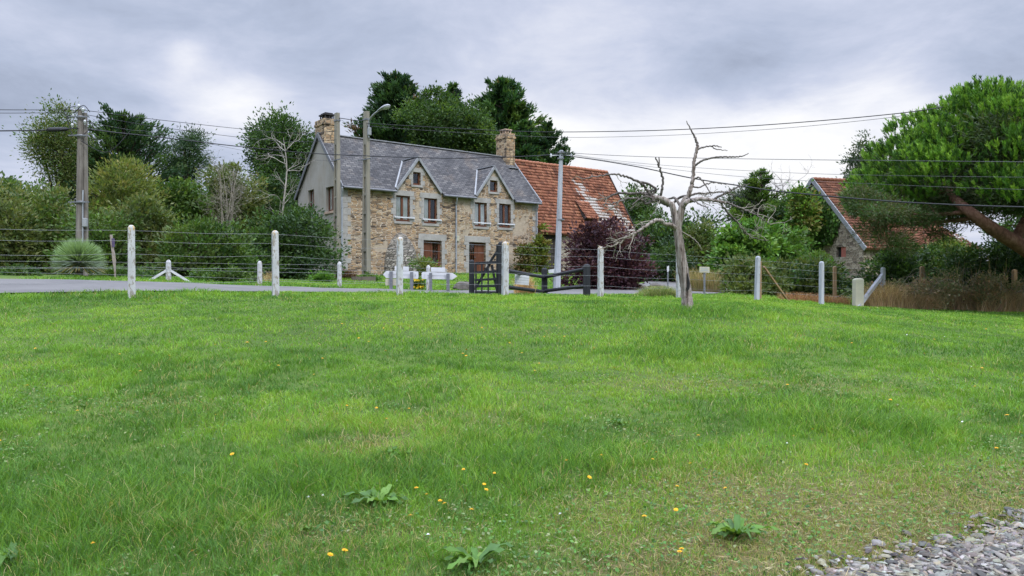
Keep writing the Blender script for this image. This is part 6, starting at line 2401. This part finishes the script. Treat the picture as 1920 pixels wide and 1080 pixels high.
# right leader
b7 = DT(T1, [(1277, 398, -.04), (1284, 381, -.05), (1291, 366, -.06), (1296, 352, -.05), (1299.5, 336, -.03), (1301, 308, 0), (1304.5, 288, .02), (1308, 273, .03)], [4.6, 4.6, 4.4, 4.0, 3.4, 3.2, 2.9, 2.6], 10, jag=.006)
DT(T2, [(1308, 273, .03), (1304.5, 261, .05), (1298, 248, .06), (1292.5, 237, .07), (1287, 226.5, .08)], [2.5, 2.2, 1.5, 1.1, .6], 6, jag=.006)
DT(T2, [(1300.5, 313, 0), (1312, 304, -.06), (1322, 299.5, -.1), (1335, 296, -.14), (1352, 294.8, -.2), (1367, 294, -.24), (1378, 294.5, -.27), (1391, 293, -.3), (1404, 287.5, -.34)], [2.1, 2.0, 1.9, 1.8, 1.7, 1.6, 1.4, 1.1, .6], 6, jag=.005)
DT(T2, [(1305.5, 283, .02), (1313, 278, .06), (1321, 275.8, .1), (1335, 273.5, .15), (1344, 274, .2), (1353, 276.5, .24)], [1.9, 1.7, 1.5, 1.3, 1.2, .7], 6, jag=.005)
DT(T2, [(1334, 274, .15), (1341, 279, .16), (1350, 281, .18), (1364, 282, .2)], [1.2, 1.1, 1, .6], 5, jag=.005)
# right limbs
b8 = DT(T1, [(1279, 392, -.04), (1284, 381, -.1), (1296, 376, -.18), (1308, 373.5, -.25), (1322, 374, -.32), (1338, 375.5, -.4), (1352, 378, -.46), (1363, 380, -.5)], [4.8, 4.6, 4.2, 3.8, 3.4, 3.0, 2.6, 2.3], 9, jag=.008)
DT(T2, [(1336, 375.5, -.4), (1346, 370, -.42), (1356, 364, -.45), (1366, 359.5, -.48), (1377, 354.5, -.5), (1390, 348, -.52), (1406, 344, -.55)], [2.6, 2.4, 2.1, 1.9, 1.6, 1.3, .8], 7, jag=.008)
b9 = DT(T2, [(1363, 380, -.5), (1377, 386, -.55), (1391, 392, -.6), (1405, 397, -.62), (1419, 403, -.66), (1432, 412, -.7), (1444, 421, -.72)], [2.2, 2.0, 1.8, 1.5, 1.3, 1.0, .7], 6, jag=.01)
b10 = DT(T2, [(1350, 378, -.46), (1358, 391, -.4), (1373, 407, -.36), (1381, 416, -.32), (1388, 425, -.3), (1402, 440, -.26), (1420, 447, -.24), (1441, 451, -.22)], [1.9, 1.8, 1.6, 1.4, 1.2, 1.1, .9, .6], 6, jag=.01)
DT(T2, [(1291, 367, -.06), (1310, 363, .05), (1326, 362.5, .12), (1345, 360, .2), (1362, 362, .28), (1378, 366, .34)], [2.2, 2.0, 1.8, 1.6, 1.3, .7], 6, jag=.008)
DT(T2, [(1298, 350, -.04), (1312, 351, .06), (1326, 345, .14), (1345, 343, .22), (1362, 347, .3)], [1.6, 1.5, 1.3, 1.1, .6], 6, jag=.008)
DT(T2, [(1299.5, 336, -.03), (1310, 332, -.1), (1318, 340, -.16), (1326, 352, -.2), (1334, 367, -.24)], [1.5, 1.5, 1.4, 1.2, .8], 6, jag=.006)
DT(T2, [(1279, 392, .05), (1266, 372, .2), (1258, 372, .3), (1247, 374, .4)], [3, 2.5, 2, 1.2], 7)
DT(T2, [(1290, 368, .0), (1281, 368, .1), (1272, 372, .2), (1262, 381, .2)], [2.6, 2.4, 2.4, 2.6], 7)
DT(T3, [(1277, 434, -.02), (1290, 441, -.1), (1302, 449, -.16), (1311, 459, -.2), (1316, 470, -.22)], [1.4, 1.2, 1.0, .8, .5], 5, jag=.008)
DT(T2, [(1288, 372, -.1), (1300, 376, -.3), (1316, 386, -.5), (1328, 389, -.6)], [2, 1.6, 1.2, .7], 6, jag=.01)
# fine twigs off the limbs
for pth, cnt, ln, bias, rad in ((b2, 4, .34, (-.8, 0, -.5), .011), (b3, 3, .2, (-.6, 0, .2), .009), (b4, 5, .42, (-.6, -.1, -.2), .012), (b5, 7, .36, (-.6, 0, .1), .010), (b6, 6, .4, (-.7, 0, -.4), .011), (b8, 5, .36, (.7, 0, .0), .011),
                                (b9, 9, .36, (.8, 0, .15), .010), (b10, 6, .3, (.7, 0, -.2), .009), (b1, 3, .3, (-.5, .2, -.6), .011)):
    for i in range(cnt):
        j = rd.integers(int(len(pth) * .25), len(pth))
        d = np.array(bias) + rd.normal(size=3) * .55
        bare_branches(T3, pth[j], d, ln * rd.uniform(.6, 1.25), rad, rd, 2, .7, -.02, 2, 5)
tk = T1.build('trunk', M['deadwood'], dead)
T2.build('branches', M['darkbranch'], dead)
T3.build('twigs', M['deadtwig'], dead)
# hollow split low on the trunk
mb = MB()
c = [P(a, b, YD) - td0 for a, b in ((1286.5, 520), (1287.5, 512), (1289, 520), (1291.5, 532), (1290.5, 541), (1287, 546), (1285, 541), (1287, 533))]
yo = -.11
mb.add([tuple(q + np.array([0, yo, 0])) for q in c] + [tuple(q + np.array([0, yo + .06, 0])) for q in c], [tuple(range(8))] + [((i + 1) % 8, i, 8 + i, 8 + (i + 1) % 8) for i in range(8)])
mb.build('hollow', M['dark'], dead)

# ------------------------------------------------------------------ flowers and weeds in the lawn
def flower_mesh(col, rad, h, petals=14, name='dandelion'):
    mb = MB()
    r = random.Random(3)
    for ring, (ro, zz, n) in enumerate(((1.0, 0, petals), (.7, .004, petals - 3), (.4, .007, petals - 6))):
        for i in range(n):
            a = 2 * math.pi * (i + ring * .4) / n + r.uniform(-.1, .1)
            da = math.pi / n * .9
            rr = rad * ro * r.uniform(.88, 1.06)
            mb.add([(0, 0, h + zz), (math.cos(a - da) * rr * .7, math.sin(a - da) * rr * .7, h + zz + rr * .12), (math.cos(a) * rr, math.sin(a) * rr, h + zz + rr * .16), (math.cos(a + da) * rr * .7, math.sin(a + da) * rr * .7, h + zz + rr * .12)], [(0, 1, 2, 3)])
    return mb


M['yellow'] = plain('yellow_petals', (.80, .47, .015), .15, 40, .6, 0, .2, c2=(.72, .36, .01))
M['daisy'] = plain('white_petals', (.8, .8, .78), .1, 40, .6, 0, .2)
M['stem'] = plain('flower_stem', (.10, .18, .04), .2, 30, .6, 0)
FLOW = [(2, 846), (91, 770), (178, 1052), (366, 1056), (536, 808), (531, 847), (630, 793), (648, 773), (691, 803), (708, 780), (717, 802), (764, 780), (591, 716), (640, 1058), (609, 1069), (770, 995), (806, 954), (824, 968), (840, 962), (881, 980), (869, 905), (906, 922), (906, 933), (927, 912), (782, 934),
        (1072, 888), (1095, 909), (1132, 877), (1221, 875), (1229, 869), (1300, 890), (1268, 930), (1310, 834), (1494, 838), (1528, 822), (1507, 893), (1367, 931), (1266, 977), (1280, 1054), (1210, 996), (1276, 1058),
        (404, 655), (431, 658), (466, 650), (500, 648), (520, 690), (603, 676), (648, 658), (675, 640), (690, 646), (720, 665), (866, 672), (877, 674), (876, 661), (950, 652), (1000, 705), (1010, 690), (1085, 655), (1108, 657), (1112, 664), (1060, 640), (1040, 615), (1020, 640), (980, 668), (960, 716), (1150, 700),
        (1398, 712), (1508, 635), (1530, 643), (1478, 728), (1560, 660), (1600, 652), (1590, 672), (1666, 766), (1840, 700), (1836, 735), (1732, 672), (1670, 690), (262, 703), (225, 668), (315, 675), (170, 662), (70, 660), (50, 732), (145, 782), (404, 792), (441, 868), (640, 610), (720, 620), (540, 610), (760, 600), (905, 620), (1340, 600), (1440, 610), (300, 600), (100, 610), (200, 590), (820, 590), (1100, 600), (1190, 590), (1540, 600), (1640, 620), (1750, 640), (1850, 620), (1890, 790), (1910, 822), (1870, 855)]
fm_ = None
for i, (px, py) in enumerate(FLOW):
    p = on_ground(px, min(py + 8, 1078))
    big = i < 41
    if fm_ is None:
        mb = flower_mesh('y', .0165, .105)
        fm_ = mb.build('dandelion', M['yellow'])
        sm = MB().tube([(0, 0, -.02), (.003, 0, .04), (0, 0, .106)], [.0018] * 3, 5)
        stm = sm.build('stem', M['stem'], fm_)
        o, s_ = fm_, stm
    else:
        o = fm_.copy()
        COL.objects.link(o)
        s_ = stm.copy()
        s_.parent = o
        COL.objects.link(s_)
    o.location = p
    k_ = rd.uniform(.85, 1.25) * (1.0 if big else 1.15)
    o.scale = (k_, k_, rd.uniform(.8, 1.25))
    o.rotation_euler = (rd.normal(0, .15) + .12, rd.normal(0, .15), rd.uniform(0, 6.28))
    tag(o, 'small yellow dandelion-like flower standing in the mown lawn grass', 'flower', 'yellow flowers dotted over the lawn')
DAI = [(578, 941), (594, 939), (604, 938), (627, 997), (748, 909), (806, 788), (811, 790), (1476, 838), (1055, 972), (803, 1013), (925, 840), (1668, 815), (1806, 795), (1728, 628), (1745, 630), (1770, 632), (1800, 633), (1700, 628), (1500, 622), (1820, 690)]
d0 = None
for (px, py) in DAI:
    p = on_ground(px, py + 4)
    if d0 is None:
        d0 = flower_mesh('w', .012, .045, 12).build('daisy', M['daisy'])
        o = d0
    else:
        o = d0.copy()
        COL.objects.link(o)
    o.location = p
    o.rotation_euler = (rd.normal(0, .2) + .2, rd.normal(0, .2), rd.uniform(0, 6))
    tag(o, 'tiny white daisy low in the lawn grass', 'flower', 'white daisies in the lawn')


def dock(label, px, py, R_, n, seed, pal):
    r = np.random.default_rng(seed)
    p = on_ground(px, py)
    t = thing('broadleaf_weed', label, 'weed', p)
    mb = []
    V, Fc, C = [], [], []
    m = 0
    for i in range(n):
        a = r.uniform(0, 6.283)
        L = R_ * r.uniform(.55, 1.1)
        W = L * r.uniform(.17, .30)
        rise = r.uniform(.35, .95)
        seg = 7
        for k in range(seg + 1):
            tt = k / seg
            w_ = W * math.sin(math.pi * min(1, .08 + tt * .95)) ** .8 * (1 - .25 * tt)
            z = rise * L * (tt - .75 * tt * tt) + .02
            c = np.array([math.cos(a) * L * tt, math.sin(a) * L * tt, z])
            s = np.array([-math.sin(a), math.cos(a), 0])
            wv_ = .012 * math.sin(k * 2.1 + i)
            V += [c - s * w_ / 2 + np.array([0, 0, .25 * w_ + wv_]), c, c + s * w_ / 2 + np.array([0, 0, .25 * w_ - wv_])]
            if k < seg:
                b_ = m + 3 * k
                Fc += [(b_, b_ + 1, b_ + 4, b_ + 3), (b_ + 1, b_ + 2, b_ + 5, b_ + 4)]
        m += 3 * (seg + 1)
        C += [np.array(pal[i % len(pal)]) * r.uniform(.8, 1.25)] * (3 * (seg + 1))
    np_mesh('leaves', np.array(V), [np.array(Fc)], M['leaf'], t, col=np.array(C), smooth=True)


WP = [(.088, .185, .028), (.066, .145, .026), (.125, .225, .04), (.07, .145, .038)]
dock('broad-leaved dock rosette in the bottom middle of the lawn', 893, 1066, .24, 16, 1, WP)
dock('broad-leaved weed left of the yellow flowers', 712, 950, .24, 18, 2, WP)
dock('broad-leaved weed near the gravel and dry turf', 1382, 1012, .24, 16, 3, WP)
dock('small flat broadleaf weed on the worn pale patch', 752, 860, .18, 9, 4, WP[:2])
dock('broad-leaved weed at the bottom left corner', 20, 1052, .22, 8, 5, WP)
dock('small plantain rosette among the clover', 590, 1000, .12, 7, 6, WP[1:])
dock('low broadleaf weed at the middle of the lawn', 1165, 800, .16, 8, 7, WP[1:])
